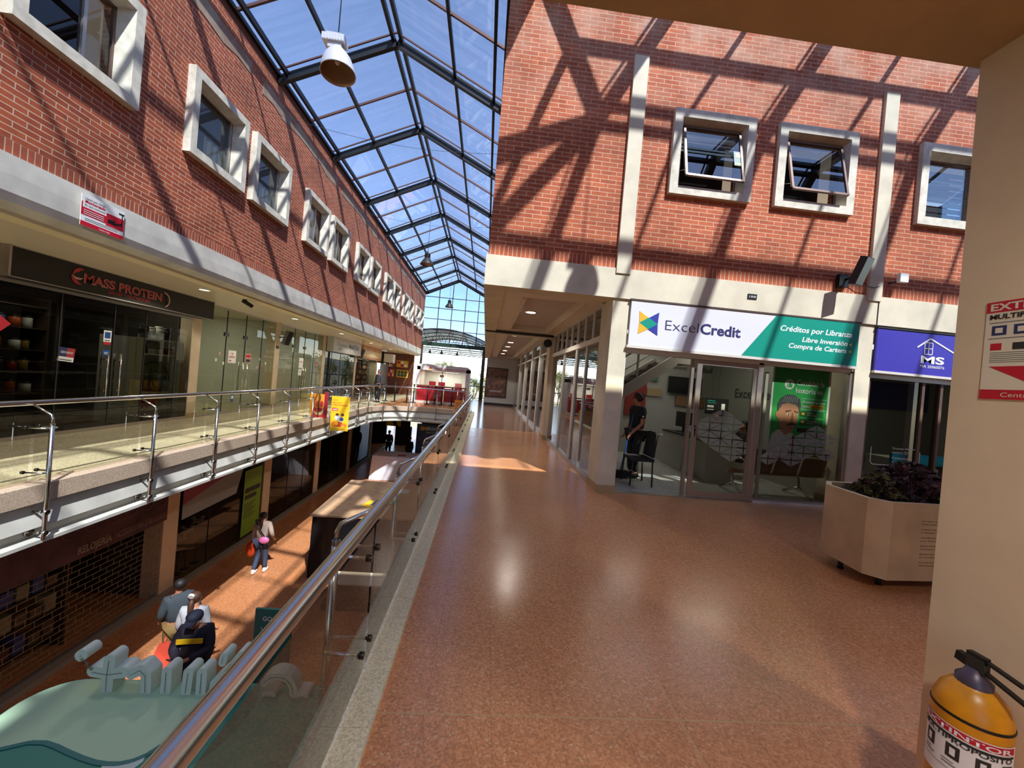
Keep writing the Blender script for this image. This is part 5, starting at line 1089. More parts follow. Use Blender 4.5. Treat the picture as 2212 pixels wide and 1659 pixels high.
def hand(N, E, s, w, el):
    "palm, four bent fingers and a thumb rooted on the palm"
    W = Vector(w); d = (W-Vector(el)).normalized(); side = Vector((1,0,0)) if abs(d.x) < .8 else Vector((0,1,0)); side = (side - side.dot(d)*d).normalized(); nrm = d.cross(side)*(-s)
    p = W + d*.05; N[f'palm{s}'] = (p, (.036,.02)); E.append((f'wr{s}', f'palm{s}'))
    for i, (off, ln_) in enumerate(((-.027,.065),(-.009,.075),(.009,.07),(.026,.055))):
        a = p + d*.04 + side*off; b = a + d*ln_*.55 + nrm*.008; c = b + d*ln_*.35 + nrm*.028
        for k, (q, r) in enumerate(((a,.010),(b,.009),(c,.008))): N[f'f{s}{i}{k}'] = (q, r)
        E += [(f'palm{s}', f'f{s}{i}0'), (f'f{s}{i}0', f'f{s}{i}1'), (f'f{s}{i}1', f'f{s}{i}2')]
    t = p - d*.02 - side*s*.035; N[f't{s}0'] = (t, .011); N[f't{s}1'] = (t + d*.03 - side*s*.018 + nrm*.01, .010); E += [(f'palm{s}', f't{s}0'), (f't{s}0', f't{s}1')]
def person(label, loc, rot, H, top, trou, shoe, hair=HAIRM, pose=None, long_sleeve=True, style='short', bulk=1.0, top_name='jacket', hem=.90, skinm=SKIN):
    J = dict(pel=(0,0,.93), sp=(0,.0,1.08), ch=(0,0,1.28), nk=(0,0,1.44), jw=(0,.02,1.52), hd=(0,.015,1.60), tp=(0,0,1.67),
             shL=(-.17,0,1.385), elL=(-.22,-.01,1.13), wrL=(-.23,.06,.89), shR=(.17,0,1.385), elR=(.22,-.01,1.13), wrR=(.23,.06,.89),
             hpL=(-.09,0,.88), knL=(-.10,.03,.49), anL=(-.10,0,.09), hpR=(.09,0,.88), knR=(.10,.03,.49), anR=(.10,0,.09))
    J.update(pose or {}); S = H/1.72; J = {k: Vector(v)*S for k, v in J.items()}
    root = thing('person', label, 'person', (0,0,0)); b = bulk*S
    N = {'pel':(J['pel'],.115*b),'sp':(J['sp'],.11*b),'ch':(J['ch'],(.14*b,.105*b)),'nk':(J['nk'],.052*S),'jw':(J['jw'],.062*S),'hd':(J['hd'],.088*S),'tp':(J['tp'],.066*S)}
    hd = J['hd']; f = (Vector(J['jw'])-Vector(J['nk'])); fw = Vector((J['hd'].x-J['tp'].x, J['hd'].y-J['tp'].y, 0)); fw = fw.normalized() if fw.length > .002 else Vector((0,1,0))
    N['ns'] = (hd + fw*.088*S + Vector((0,0,-.02*S)), .013*S); E = [('pel','sp'),('sp','ch'),('ch','nk'),('nk','jw'),('jw','hd'),('hd','tp'),('hd','ns')]
    rt = Vector((fw.y,-fw.x,0))
    for s, k in ((-1,'L'),(1,'R')): N['er'+k] = (hd + rt*s*.088*S, .018*S); E.append(('hd','er'+k))
    for s, k in ((-1,'L'),(1,'R')):
        N['sh'+k] = (J['sh'+k],.06*S); N['el'+k] = (J['el'+k],.042*S); N[f'wr{s}'] = (J['wr'+k],.028*S); E += [('ch','sh'+k),('sh'+k,'el'+k),('el'+k,f'wr{s}')]
        hand(N, E, s, J['wr'+k], J['el'+k])
        N['hp'+k] = (J['hp'+k],.085*S); N['kn'+k] = (J['kn'+k],.055*S); N['an'+k] = (J['an'+k],.036*S)
        N['to'+k] = (J['an'+k]+Vector((0,.13,-.045))*S,(.035*S,.025*S)); E += [('pel','hp'+k),('hp'+k,'kn'+k),('kn'+k,'an'+k),('an'+k,'to'+k)]
    skin('body', N, E, skinm, root, 'pel')
    T = {'hm':(J['pel'].lerp(J['sp'],(hem-.90)*4),(.155*b,.13*b)),'sp':(J['sp'],(.15*b,.125*b)),'ch':(J['ch'],(.165*b,.125*b)),'nk':(J['nk']-Vector((0,0,.03*S)),.068*S)}
    TE = [('hm','sp'),('sp','ch'),('ch','nk')]
    for k in 'LR':
        T['sh'+k] = (J['sh'+k],.078*b); T['el'+k] = (J['el'+k] if long_sleeve else J['sh'+k].lerp(J['el'+k],.75),.06*b); TE += [('ch','sh'+k),('sh'+k,'el'+k)]
        if long_sleeve: T['wr'+k] = (J['el'+k].lerp(J['wr'+k],.93),.044*b); TE.append(('el'+k,'wr'+k))
    skin(top_name, T, TE, top, root, 'ch')
    R = {'pel':(J['pel'],(.145*b,.12*b))}; RE = []
    for k in 'LR': R['hp'+k] = (J['hp'+k],.1*b); R['kn'+k] = (J['kn'+k],.07*b); R['an'+k] = (J['an'+k]+Vector((0,0,.02*S)),.058*b); RE += [('pel','hp'+k),('hp'+k,'kn'+k),('kn'+k,'an'+k)]
    skin('trousers', R, RE, trou, root, 'pel')
    for k in 'LR':
        a = J['an'+k]; m = MB(); m.ell(a+Vector((0,.045*S,-.045*S)), (.05*S,.14*S,.045*S), shoe, 12, 8); m.ell(a+Vector((0,-.01,-.01))*S, (.05*S,.055*S,.05*S), shoe, 10, 6); m.build('shoe', root)
    m = MB(); up_ = (J['tp']-J['jw']).normalized(); hc = hd - fw*.034*S + up_*.032*S
    m.ell(hc, (.095*S,.095*S,.09*S), hair, 16, 12)
    if style in ('pony','long'):
        m.tube([hd-fw*.09*S+Vector((0,0,.03*S)), hd-fw*.135*S-Vector((0,0,.06*S)), hd-fw*.14*S-Vector((0,0,.2*S)), hd-fw*.13*S-Vector((0,0,.34*S))], [.03*S,.045*S,.04*S,.012*S], hair, 10)
    if style == 'curly':
        for i in range(16): a = i*2.4; m.ell(hc+Vector((.075*math.cos(a),.075*math.sin(a),.02+.05*math.sin(i)))*S, (.035*S,)*3, hair, 8, 6)
    hr = m.build('hair', root)
    m = MB(); 
    for s in (-1,1): m.ell(hd+fw*.078*S+rt*s*.032*S+Vector((0,0,.008*S)), (.012*S,.012*S,.008*S), BLACK, 8, 6)
    m.build('eyes', root); m = MB(); m.ell(hd+fw*.072*S-Vector((0,0,.055*S)), (.024*S,.012*S,.007*S), mat('lips',(140,70,62),.6), 8, 6); m.build('mouth', root)
    root.location = loc; root.rotation_euler = (0,0,rot)
    root['J'] = 0; del root['J']
    return root, J
def child(root, mb, name):
    "mesh given in the person's own frame"
    l, r = root.location.copy(), root.rotation_euler.copy(); root.location = (0,0,0); o = mb.build(name, root); root.location = l; return o
C = lambda n, c, r=.8: mat('cloth_'+n, c, r)
PI = math.pi
# office worker standing by the chair in the open bay
r, J = person('person in a black polo shirt standing in the open office bay holding a blue broom', (2.93,7.12,0), PI*.55, 1.6, C('black_polo',(22,22,26)), C('black_trousers',(26,26,30)), BLACK, style='curly', long_sleeve=False, bulk=1.15, top_name='polo_shirt',
    hair=mat('auburn_hair',(52,24,22),.6), pose=dict(hd=(.02,.03,1.60), jw=(.03,.03,1.52), tp=(-.03,0,1.67), wrL=(-.2,.2,.93), elL=(-.24,.02,1.12), wrR=(.22,.1,.9)))
m = MB(); m.ell((-.245,.03,1.17), (.01,.02,.02), WHITE, 8, 6); child(r, m, 'sleeve_badge')
brm = thing('broom', 'blue handled broom held at the office worker’s hand', 'broom', (2.64,7.0,0)); MB().tube([(2.64,6.98,.14),(2.80,6.98,1.2)], .012, DBLU, 8).build('handle', brm); MB().box((2.5,6.93,0),(2.76,7.03,.14), BLACK).build('brush_head', brm)
# seated staff
sit = dict(pel=(0,0,.53), sp=(0,0,.72), ch=(0,.02,.95), nk=(0,.03,1.12), jw=(0,.06,1.19), hd=(0,.055,1.27), tp=(0,.03,1.34), shL=(-.17,.02,1.06), shR=(.17,.02,1.06), elL=(-.22,.1,.84), elR=(.22,.1,.84), wrL=(-.16,.34,.84), wrR=(.16,.34,.84), hpL=(-.09,.05,.5), hpR=(.09,.05,.5), knL=(-.11,.45,.5), knR=(.11,.45,.5), anL=(-.11,.42,.09), anR=(.11,.42,.09))
r1, _ = person('person with dark hair seated behind the computer at the far office desk', (5.58,8.75,0), PI*.5, 1.66, C('grey_shirt',(70,72,78)), C('black_trousers',(26,26,30)), BLACK, pose=sit, style='short', top_name='shirt')
r2, _ = person('person with tied dark hair seated at the near office desk, seen over the frosted film', (5.5,7.7,0), PI*.5, 1.5, C('dark_blouse',(40,34,36)), C('black_trousers',(26,26,30)), BLACK, pose=sit, style='pony', top_name='blouse')
# woman on the ground floor walking away
r, J = person('person in a beige jacket and jeans and ponytail walking away', (-5.46,10.45,GZ), .05, 1.6, C('beige_jacket',(176,156,140)), C('jeans',(52,66,92)), WHITE, style='pony', pose=dict(knL=(-.10,.06,.49), anL=(-.12,-.1,.09), knR=(.09,.06,.49), anR=(.1,.06,.09), wrR=(.24,.12,.95), elR=(.25,-.02,1.13), wrL=(-.25,.05,.87)), bulk=1.05)
m = MB(); m.tube([(-.13,-.14,1.42),(.0,-.175,1.2),(.14,-.18,1.0)], .014, BLACK, 6); m.tube([(-.13,-.1,1.42),(-.12,.13,1.3)], .014, BLACK, 6); m2 = MB(); m2.ell((.13,-.19,.93), (.13,.055,.09), mat('pink_bag',(206,104,150),.5), 14, 10); child(r, m2, 'shoulder_bag'); child(r, m, 'bag_strap')
ob = thing('carrier_bag', 'orange and red carrier bag held by the walking person in the beige jacket', 'bag', (-5.74,10.5,-3.45)); m = MB(); m.ell((-5.75,10.5,-3.38), (.13,.08,.2), mat('orange_bag',(214,76,30),.5), 12, 8); m.build('sack', ob); MB().tube([(-5.75,10.5,-3.2),(-5.73,10.49,-3.07)], .012, MATS['orange_bag'], 6).build('handles', ob)
# three people near the green kiosk
r, J = person('person in a dark cap and navy jacket with a yellow chest band ', (-4.05,6.12,GZ), PI+.15, 1.74, C('navy_jacket',(34,30,44)), C('black_trousers',(26,26,30)), BLACK, bulk=1.22, pose=dict(nk=(0,.03,1.43), jw=(0,.10,1.49), hd=(0,.09,1.56), tp=(0,.06,1.63), wrL=(-.04,.32,1.12), elL=(-.24,.08,1.12), wrR=(.05,.32,1.12), elR=(.24,.08,1.12)))
m = MB(); m.ell((0,.07,1.63), (.108,.118,.085), mat('cap_navy',(24,26,44),.8), 16, 10); m.prism([(-.08,.15,1.60),(.08,.15,1.60),(.06,.25,1.56),(-.06,.25,1.56)], (0,0,.012), MATS['cap_navy']); child(r, m, 'cap')
m = MB(); m.prism([(-.17,.148,1.27),(.17,.148,1.27),(.17,.15,1.34),(-.17,.15,1.34)], (0,.02,0), mat('band_yellow',(236,186,20),.6)); child(r, m, 'chest_band')
ph = thing('mobile_phone', 'small phone held in both hands by the person in the dark cap', 'phone', (-4.1,5.75,-2.8)); MB().beam((-4.1,5.76,-2.80),(-4.1,5.69,-2.72),.08,.012,BLACK).build('phone_body', ph)
r, J = person('person in a pale grey cardigan with a white hair band', (-4.5,6.72,GZ), .1, 1.62, C('grey_cardigan',(170,170,174)), mat('cloth_patterned',(70,50,44),.9,noise=.9,nscale=14,c2=(190,170,150)), BLACK, style='pony', hair=mat('brown_hair',(70,40,24),.6), top_name='cardigan', bulk=1.12, pose=dict(wrL=(-.24,.12,.9), wrR=(.24,.16,.95)))
m = MB(); m.tube([(0,-.10,1.60),(0,-.13,1.585)], .045, WHITE, 12); child(r, m, 'hair_band')
r, J = person('person in a grey and black jacket and khaki trousers turned towards the shutter', (-4.96,7.0,GZ), .75, 1.66, C('grey_black_jacket',(52,60,66)), C('khaki_trousers',(120,96,54)), BLACK, bulk=1.2, pose=dict(wrL=(-.2,.2,.95), wrR=(.28,.05,.86), elR=(.28,-.02,1.12)))
ob = thing('shopping_bag', 'large salmon red shopping bag held behind the person in the cardigan', 'bag', (-4.78,6.5,-3.4)); m = MB()
m.add([(-4.98,6.42,-3.52),(-4.56,6.46,-3.55),(-4.54,6.6,-3.55),(-4.96,6.58,-3.52),(-4.86,6.5,-3.1),(-4.7,6.5,-3.06),(-4.7,6.54,-3.06),(-4.86,6.54,-3.1)], [(0,3,2,1),(4,5,6,7),(0,1,5,4),(1,2,6,5),(2,3,7,6),(3,0,4,7)], mat('salmon_bag',(226,84,62),.5,bump=.6,nscale=9)); m.build('sack', ob); MB().tube([(-4.78,6.52,-3.08),(-4.80,6.56,-3.02)], .015, MATS['salmon_bag'], 6).build('handles', ob)
# far figures
person('person in dark clothes in the bright doorway far down the ground floor', (-5.93,25.5,GZ), PI, 1.72, C('dark',(24,24,28)), C('dark2',(20,20,24)), BLACK, bulk=1.15, top_name='coat')
person('person in dark clothes standing left of the tall dark banner on the ground floor', (-4.27,23.8,GZ), PI*.9, 1.66, C('dark',(24,24,28)), C('dark2',(20,20,24)), BLACK, bulk=1.15, top_name='coat')
person('person in a dark grey sweater standing at the far left gallery beside the queue posts', (-5.3,19.6,0), PI*.8, 1.66, C('dark_sweater',(52,50,54)), C('dark2',(20,20,24)), BLACK, bulk=1.1, top_name='sweater', hair=mat('grey_hair',(110,104,98),.7))
# ================================================================ OFFICE FURNITURE
ch = thing('visitor_chair', 'black four-legged visitor chair in the open office bay', 'chair', (2.85,6.6,0))
m = MB(); m.box((2.62,6.4,.43),(3.0,6.86,.48), mat('chair_black',(28,28,30),.6)); m.build('seat', ch)
S = PL((2.99,6.63,.5),(.0,1,0),(.12,0,1)); m = MB(); m.prism([S(-.2,.0,-.02),S(.2,.0,-.02),S(.19,.4,-.02),S(.12,.44,-.02),S(-.12,.44,-.02),S(-.19,.4,-.02)], S.n*.04, MATS['chair_black']); m.build('backrest', ch)
for x, y in ((2.64,6.42),(2.64,6.84),(2.98,6.42),(2.98,6.84)): MB().tube([(x,y,.44),(x+(.02 if x > 2.8 else -.03),y,0)], .014, BLACK, 8).build('leg', ch)
def desk(label, x0, x1, y0, y1):
    t = thing('office_desk', label, 'desk', ((x0+x1)/2,(y0+y1)/2,0)); D = mat('desk_white',(176,172,164),.5)
    MB().box((x0,y0,.76),(x1,y1,.79), mat('desk_top',(44,42,42),.4)).build('desktop', t); MB().box((x0+.02,y0+.02,0),(x0+.05,y1-.02,.76), D).build('modesty_panel', t)
    MB().box((x0+.05,y0+.02,0),(x1-.02,y0+.05,.76), D).build('side_panel', t); MB().box((x0+.05,y1-.05,0),(x1-.02,y1-.02,.76), D).build('side_panel', t); return t
desk('white-sided desk nearest the glass door', 4.35, 4.98, 7.12, 7.98); desk('white-sided desk behind the door frame', 4.33, 4.98, 8.02, 8.98); 
bn_ = MB().box((4.42,9.05,0),(4.8,9.45,.62), mat('desk_white',(176,172,164),.5)).build('waste_cabinet'); tag(bn_, 'low white cabinet at the end of the office desks', 'cabinet')
def monitor(label, x, y, z, w, h, rot, scr):
    t = thing('monitor', label, 'monitor', (0,0,0)); MB().box((-w/2,-.02,.12),(w/2,.02,.12+h), BLACK).build('screen_case', t); MB().box((-w/2+.015,-.024,.135),(w/2-.015,-.02,.105+h), scr).build('screen', t)
    MB().box((-.03,.0,.01),(.03,.03,.14), BLACK).build('stand', t); MB().box((-.12,-.08,0),(.12,.08,.012), BLACK).build('foot', t); t.location = (x,y,z); t.rotation_euler = (0,0,rot); return t
monitor('dark computer monitor on the far office desk', 4.62, 8.55, .79, .42, .34, -1.2, CHAR)
tv = thing('wall_television', 'black television high on the office back wall', 'television', (5.2,9.95,1.8)); MB().box((4.85,9.88,1.68),(5.75,9.94,2.12), BLACKG).build('screen', tv); MB().box((5.2,9.94,1.75),(5.4,10,2.0), BLACK).build('bracket', tv)
ls = thing('notice_screen', 'black notice card with green and white print hung inside the glass door', 'screen', (3.93,6.05,1.35)); P_ = PL((0,6.04,0),(1,0,0)); rect(P_,3.60,1.36,3.99,1.62,0,BLACK,.01).build('card', ls); m = MB(); rect(P_,3.63,1.57,3.76,1.585,.01,TEAL,.001,m); rect(P_,3.63,1.54,3.78,1.55,.01,TEAL,.001,m)
for z in (1.49,1.47,1.43): rect(P_,3.63,z,3.74,z+.01,.01,WHITE,.001,m)
rect(P_,3.87,1.44,3.93,1.54,.01,WHITE,.001,m); m.build('print', ls); MB().tube([(3.79,6.03,1.62),(3.79,6.0,2.24)], .002, BLACK, 4).build('hanging_wire', ls)
cbd = thing('notice_board', 'cork notice board on the office side wall behind the door', 'board', (6.05,8.9,1.8)); MB().box((5.1,9.93,1.35),(5.9,9.99,1.62), mat('cork',(120,92,64),.8)).build('board', cbd)
P_ = PL((0,9.985,0),(1,0,0)); lt = thing('wall_lettering', 'grey cut-out value words on the office back wall', 'lettering', (5.3,9.98,2.2)); WG = mat('wall_letters',(70,72,72),.6)
text('responsabilidad social', P_, 4.95, 2.62, .09, WG, lt, width=.95, bold=.01); text('calidad', P_, 5.45, 2.3, .15, WG, lt, width=.62, bold=.02, shear=.15); text('amistad', P_, 4.98, 2.33, .09, WG, lt, width=.36)
pl_ = PL((6.095,0,0),(0,-1,0)); lt2 = thing('wall_lettering', 'grey ExcelCredit lettering on the office right wall', 'lettering', (6.09,8.6,1.8)); text('ExcelCredit', pl_, -9.0, 1.7, .22, WG, lt2, width=1.5, bold=.01)
for k, (x, z, w, h, c) in enumerate([(4.0,1.0,.55,1.0,mat('red_banner',(130,40,36),.7)),(4.45,1.95,.22,.22,mat('frame_green',(60,110,80),.6)),(4.5,1.55,.4,.2,mat('frame_tan',(150,130,90),.6))]):
    t = MB().box((x-w/2,9.95,z),(x+w/2,9.99,z+h), c).build('wall_picture'); tag(t, ['tall dark red banner','small green picture','small tan picture'][k]+' on the office back wall left of the television', 'picture')
bp_ = MB().tube([(4.4,9.2,.62),(4.4,9.2,.72)], .0, BLACK) if False else None
# staircase
sr_ = thing('staircase', 'white-stringered staircase with dark treads rising at the left of the office', 'stairs', (3,8.3,0)); ST = mat('stair_white',(150,144,132),.5)
MB().beam((2.05,8.0,.95),(4.0,8.0,2.36),.05,.22,ST,up=(0,0,1)).build('stringer', sr_); MB().beam((2.05,8.9,.95),(4.0,8.9,2.36),.05,.22,ST).build('stringer', sr_)
for k in range(9): x = 2.15+k*.21; MB().box((x,8.02,1.05+k*.152),(x+.24,8.88,1.09+k*.152), mat('tread_brown',(74,58,48),.6)).build('tread', sr_)
m = MB(); m.beam((2.05,8.0,1.75),(4.0,8.0,3.1),.035,.035,ST); m.beam((2.05,8.0,1.45),(4.0,8.0,2.82),.02,.02,ST); m.build('handrail', sr_)
for x in (2.15,3.2,3.95): MB().beam((x,8.0,.9+(x-2.05)*.723),(x,8.0,1.8+(x-2.05)*.70),.035,.035,ST,up=(0,1,0)).build('baluster', sr_)
MB().box((4.0,8.0,2.3),(4.4,8.9,2.42), ST).build('landing', sr_)
# beam seating
bs = thing('waiting_bench', 'steel beam bench with brown perforated seats behind the office window', 'bench', (5.1,6.5,0)); BM = mat('bench_mesh',(112,98,82),.35,metal=.6)
MB().beam((4.42,6.55,.36),(5.95,6.55,.36),.06,.05,STEEL).build('beam', bs)
for x in (4.75,5.22,5.69):
    MB().prism([(x-.21,6.2,.41),(x+.21,6.2,.41),(x+.21,6.62,.38),(x-.21,6.62,.38)], (0,0,.02), BM).build('seat', bs); MB().prism([(x-.21,6.24,.42),(x+.21,6.24,.42),(x+.21,6.12,.84),(x-.21,6.12,.84)], (0,-.02,0), BM).build('backrest', bs)
for x in (4.5,5.75):
    m = MB(); m.tube([(x,6.55,.36),(x,6.5,.16),(x,6.22,.02)], .022, STEEL, 8); m.tube([(x,6.5,.16),(x,6.85,.02)], .022, STEEL, 8); m.build('leg', bs)
for x in (4.48,5.95): MB().tube([(x,6.25,.42),(x,6.2,.62),(x,6.35,.64),(x,6.55,.6)], .018, STEEL, 8).build('armrest', bs)
# ================================================================ GROUND FLOOR, LEFT
GX = -6.93
sh = thing('security_grille', 'brick-pattern security grille closing the watch and accessories shop', 'shutter', (GX,7.2,GZ)); GR = mat('grille_metal',(150,134,104),.5,metal=.4); m = MB(); z = GZ+.06; k = 0
while z < -2.1:
    m.box((GX-.01,5.62,z-.0035),(GX,9.1,z+.0035), GR); y = 5.66+(.13 if k % 2 else 0)
    while y < 9.1: m.box((GX-.006,y-.003,z),(GX,y+.003,z+.105), GR); y += .26
    z += .105; k += 1
m.build('grille', sh); MB().box((GX-.08,5.6,GZ),(GX+.05,9.1,GZ+.08), GREY).build('bottom_bar', sh)
sg2 = thing('shop_sign', 'dark reddish shop sign reading RELOJERÍA Y ACCESORIOS PARA ESTAR A LA MODA', 'sign', (-6.85,7.3,-2.1)); MB().box((-6.9,5.62,-2.15),(-6.84,9.1,-1.1), mat('sign_maroon',(52,30,34),.6,noise=.5,nscale=2,c2=(96,58,70))).build('sign_panel', sg2)
P_ = PL((-6.838,0,0),(0,1,0)); text('RELOJERÍA', P_, 7.2, -2.08, .13, mat('letters_tan',(150,132,116),.6), sg2, width=.62, bold=.03); text('Y ACCESORIOS PARA ESTAR A LA MODA', P_, 7.86, -2.08, .13, MATS['letters_tan'], sg2, width=1.22, bold=.0)
m = MB(); 
for k in range(9): crescent(P_, 5.9+k*.38, -1.6, .16, 30*k, 30*k+220, .04, mat('sign_swirl',(96,60,58),.6), m, .003)
m.build('swirl_pattern', sg2)
gs = thing('goods_rack', 'dark shelf rack of packaged goods behind the security grille', 'rack', (-7.6,6.7,GZ))
for z in (GZ+.3,GZ+.75,GZ+1.2,GZ+1.6): MB().box((-7.75,5.7,z-.02),(-7.35,7.6,z), WOODD).build('shelf', gs)
for y in (5.7, 7.6): MB().box((-7.78,y-.02,GZ),(-7.35,y+.02,GZ+1.8), WOODD).build('upright', gs)
pk = [mat('pack_'+n_, c, .6) for n_, c in (('tan',(84,64,40)),('brown',(84,56,40)),('grey',(70,66,60)),('pink',(84,44,46)),('blue',(50,60,110)),('cream',(120,108,84)))]; rr = random.Random(12)
for zi, z in enumerate((GZ+.3,GZ+.75,GZ+1.2,GZ+1.6)):
    for k in range(8):
        y = 5.85+k*.22; h = rr.uniform(.16,.32); o = MB().box((-7.6,y-.085,z+.002),(-7.4,y+.085,z+h), pk[rr.randrange(6)]).build('packaged_goods'); tag(o, f"{OR[k] if k < 7 else 'last'} package from the camera end on the {['lowest','second lowest','second highest','highest'][zi]} shelf behind the grille", 'goods', 'packaged goods behind the grille')
wG = front('window_99', 9.52, 13.0, GZ, -.75, G_SHOP, (10.6,11.9), ALU, x=GX); front('window_100', 13.42, 16.85, GZ, -.75, G_DARK, (14.6,15.8), ALU, x=GX); front('window_101', 17.27, 20.8, GZ, -.75, G_DARK, (18.5,19.6), ALU, x=GX); front('window_102', 21.22, 24.6, GZ, -.75, G_DARK, (22.5,), ALU, x=GX); front('window_103', 1.62, 5.2, GZ, -.75, G_DARK, (3,), ALU, x=GX)
t = thing('window_banner', 'pink and white slanted banner along the top of the ground floor shop window', 'banner', (-6.9,11,-1.6)); P_ = PL((-6.89,0,0),(0,1,0)); m = MB(); flat(P_,[(9.6,-1.0),(12.9,-1.0),(12.9,-1.25),(9.6,-2.0)],0,mat('banner_pink',(150,70,92),.6),.003,m); m.build('pink_field', t); flat(P_,[(9.6,-2.0),(11.9,-1.48),(11.6,-2.3),(9.6,-2.35)],0,mat('banner_grey',(150,156,158),.6),.003).build('grey_field', t)
t = thing('window_poster', 'tall lime green notice on the ground floor shop window beside the pillar', 'poster', (-6.88,12.45,-3)); rect(P_,11.95,-3.75,12.85,-1.75,.004,mat('lime_green',(120,160,40),.6),.004).build('sheet', t); m = MB(); rect(P_,12.02,-2.45,12.78,-2.3,.009,CHAR,.001,m); rect(P_,12.02,-2.65,12.6,-2.52,.009,CHAR,.001,m)
for k in range(8): rect(P_,12.02,-2.8-k*.06,12.6-.08*(k%3),-2.78-k*.06,.009,CHAR,.001,m)
m.build('print', t)
for k, y in enumerate((9.9,10.15,10.4,10.75)):
    t = thing('flower_display', ['first','second','third','fourth'][k]+' white flower stand from the grille in the ground floor window', 'flowers', (-7.3,y,GZ)); MB().tube([(-7.3,y,GZ),(-7.3,y,GZ+.75+.12*k)], .012, mat('stem_green',(50,70,40),.7), 6).build('stem', t); m = MB()
    for j in range(7): a = j*.9; m.ell((-7.3+.1*math.cos(a),y+.1*math.sin(a),GZ+.8+.12*k+.06*math.sin(2*j)), (.05,.05,.04), mat('flower_white',(196,190,184),.7), 8, 6)
    m.build('blossoms', t); MB().lathe([(0,0),(.1,0),(.1,.03),(0,.03)], (-7.3,y,GZ), BLACK, 12).build('foot', t)
# black-skirted counter
CT = thing('promo_counter', 'long counter wrapped in black plastic with a plywood top on the ground floor', 'counter', (-2.9,11.9,GZ)); PLY = mat('plywood',(196,160,124),.6,noise=.12,nscale=4)
BP = mat('black_plastic',(20,20,22),.28,bump=.8,nscale=3)
m = MB(); nx = 14
def skirt(p, q, m):
    p = Vector(p); q = Vector(q); d = q-p; n_ = Vector((d.y,-d.x,0)).normalized(); n = max(4,int(d.length/.16)); g = [[p+d*i/n + n_*(.025*math.sin(i*1.7+j*.8)*(j>0)) + Vector((0,0,-2.31-(GZ+.01+2.31)*-j/6 if False else (-2.31+(GZ+.005+2.31)*j/6))) for j in range(7)] for i in range(n+1)]
    m.add([v for r_ in g for v in r_], [(i*7+j,i*7+j+1,(i+1)*7+j+1,(i+1)*7+j) for i in range(n) for j in range(6)], BP, True)
for a, b in (((-4.15,10.25,0),(-1.65,10.35,0)),((-1.65,10.35,0),(-1.65,13.7,0)),((-1.65,13.7,0),(-4.28,13.62,0)),((-4.28,13.62,0),(-4.15,10.25,0))): skirt(a, b, m)
m.build('plastic_skirt', CT, fix=False); MB().prism([(-4.2,10.2,-2.31),(-1.6,10.32,-2.31),(-1.6,13.76,-2.31),(-4.33,13.66,-2.31)], (0,0,.04), PLY).build('plywood_top', CT)
fl_ = thing('flyer_fan', 'fan of yellow, blue and red printed flyers on the plywood counter top', 'flyers', (-2.8,11.4,-2.27)); P_ = PL((-2.75,11.45,-2.268),(1,0,0),(0,1,0))
for k, c in enumerate((BYEL,DBLU,MATS['pic_red'],mat('flyer_green',(90,170,80),.6))): flat(P_, [(-.45+.22*k,-.35+.1*k),(-.15+.22*k,-.4+.1*k),(-.05+.2*k,.1+.1*k),(-.35+.18*k,.2+.08*k)], .003*k, c, .003).build('flyer', fl_)
wt = thing('open_brochure', 'white leaflets lying on the far part of the plywood counter top', 'leaflets', (-2.4,12.6,-2.27)); P_ = PL((-2.5,12.7,-2.268),(1,0,0),(0,1,0)); flat(P_, [(-.6,-.3),(.3,-.4),(.45,.2),(-.35,.35)], 0, mat('leaflet_tan',(190,176,140),.6), .01).build('leaflet', wt); flat(P_, [(-.1,-.25),(.35,-.2),(.3,.2),(-.15,.15)], .012, WHITE, .004).build('leaflet', wt)
wb_ = thing('covered_table', 'table under a white sheet on the ground floor beyond the black counter', 'table', (-4,20.5,GZ)); m = MB(); SHT = mat('white_sheet',(240,240,244),.7)
X0,X1,Y0,Y1,ZT = -5.38,-2.7,19.9,21.3,-2.73
pr_ = [(X0,Y0),(X1,Y0),(X1,Y1),(X0,Y1)]; vs = []; 
loop = []
for i in range(4):
    a = Vector(pr_[i]); b = Vector(pr_[(i+1)%4])
    for k in range(10): loop.append(a.lerp(b,k/10))
cxy = Vector(((X0+X1)/2,(Y0+Y1)/2)); n = len(loop)
for j in range(4): vs += [(p.x+(p.x-cxy.x)*.02*j*(1+.5*math.sin(i*2.1)), p.y+(p.y-cxy.y)*.03*j*(1+.6*math.sin(i*1.7)), ZT-(ZT-GZ-.01)*j/3) for i, p in enumerate(loop)]
m.add(vs, [(j*n+i, j*n+(i+1)%n, (j+1)*n+(i+1)%n, (j+1)*n+i) for j in range(3) for i in range(n)]+[tuple(range(n))], SHT, False); m.build('sheet', wb_)
MB().box((-4.2,20.2,ZT+.002),(-3.8,20.5,ZT+.02), RED).build('printed_patch', wb_)
dc = thing('glass_display_case', 'low glass case of small goods seen through the near railing glass', 'display case', (-2.3,9.1,GZ)); MB().box((-3.3,8.95,GZ),(-1.3,9.5,GZ+.12), BLACK).build('plinth', dc); MB().box((-3.3,8.95,GZ+.6),(-1.3,9.5,GZ+.63), ALUW).build('top_shelf', dc); MB().box((-3.3,9.45,GZ+.12),(-1.3,9.5,GZ+.6), CHAR).build('back', dc)
MB().poly([(-3.3,8.95,GZ+.12),(-1.3,8.95,GZ+.12),(-1.3,8.95,GZ+.6),(-3.3,8.95,GZ+.6)], G_CLEAR).build('front_glass', dc, fix=False)
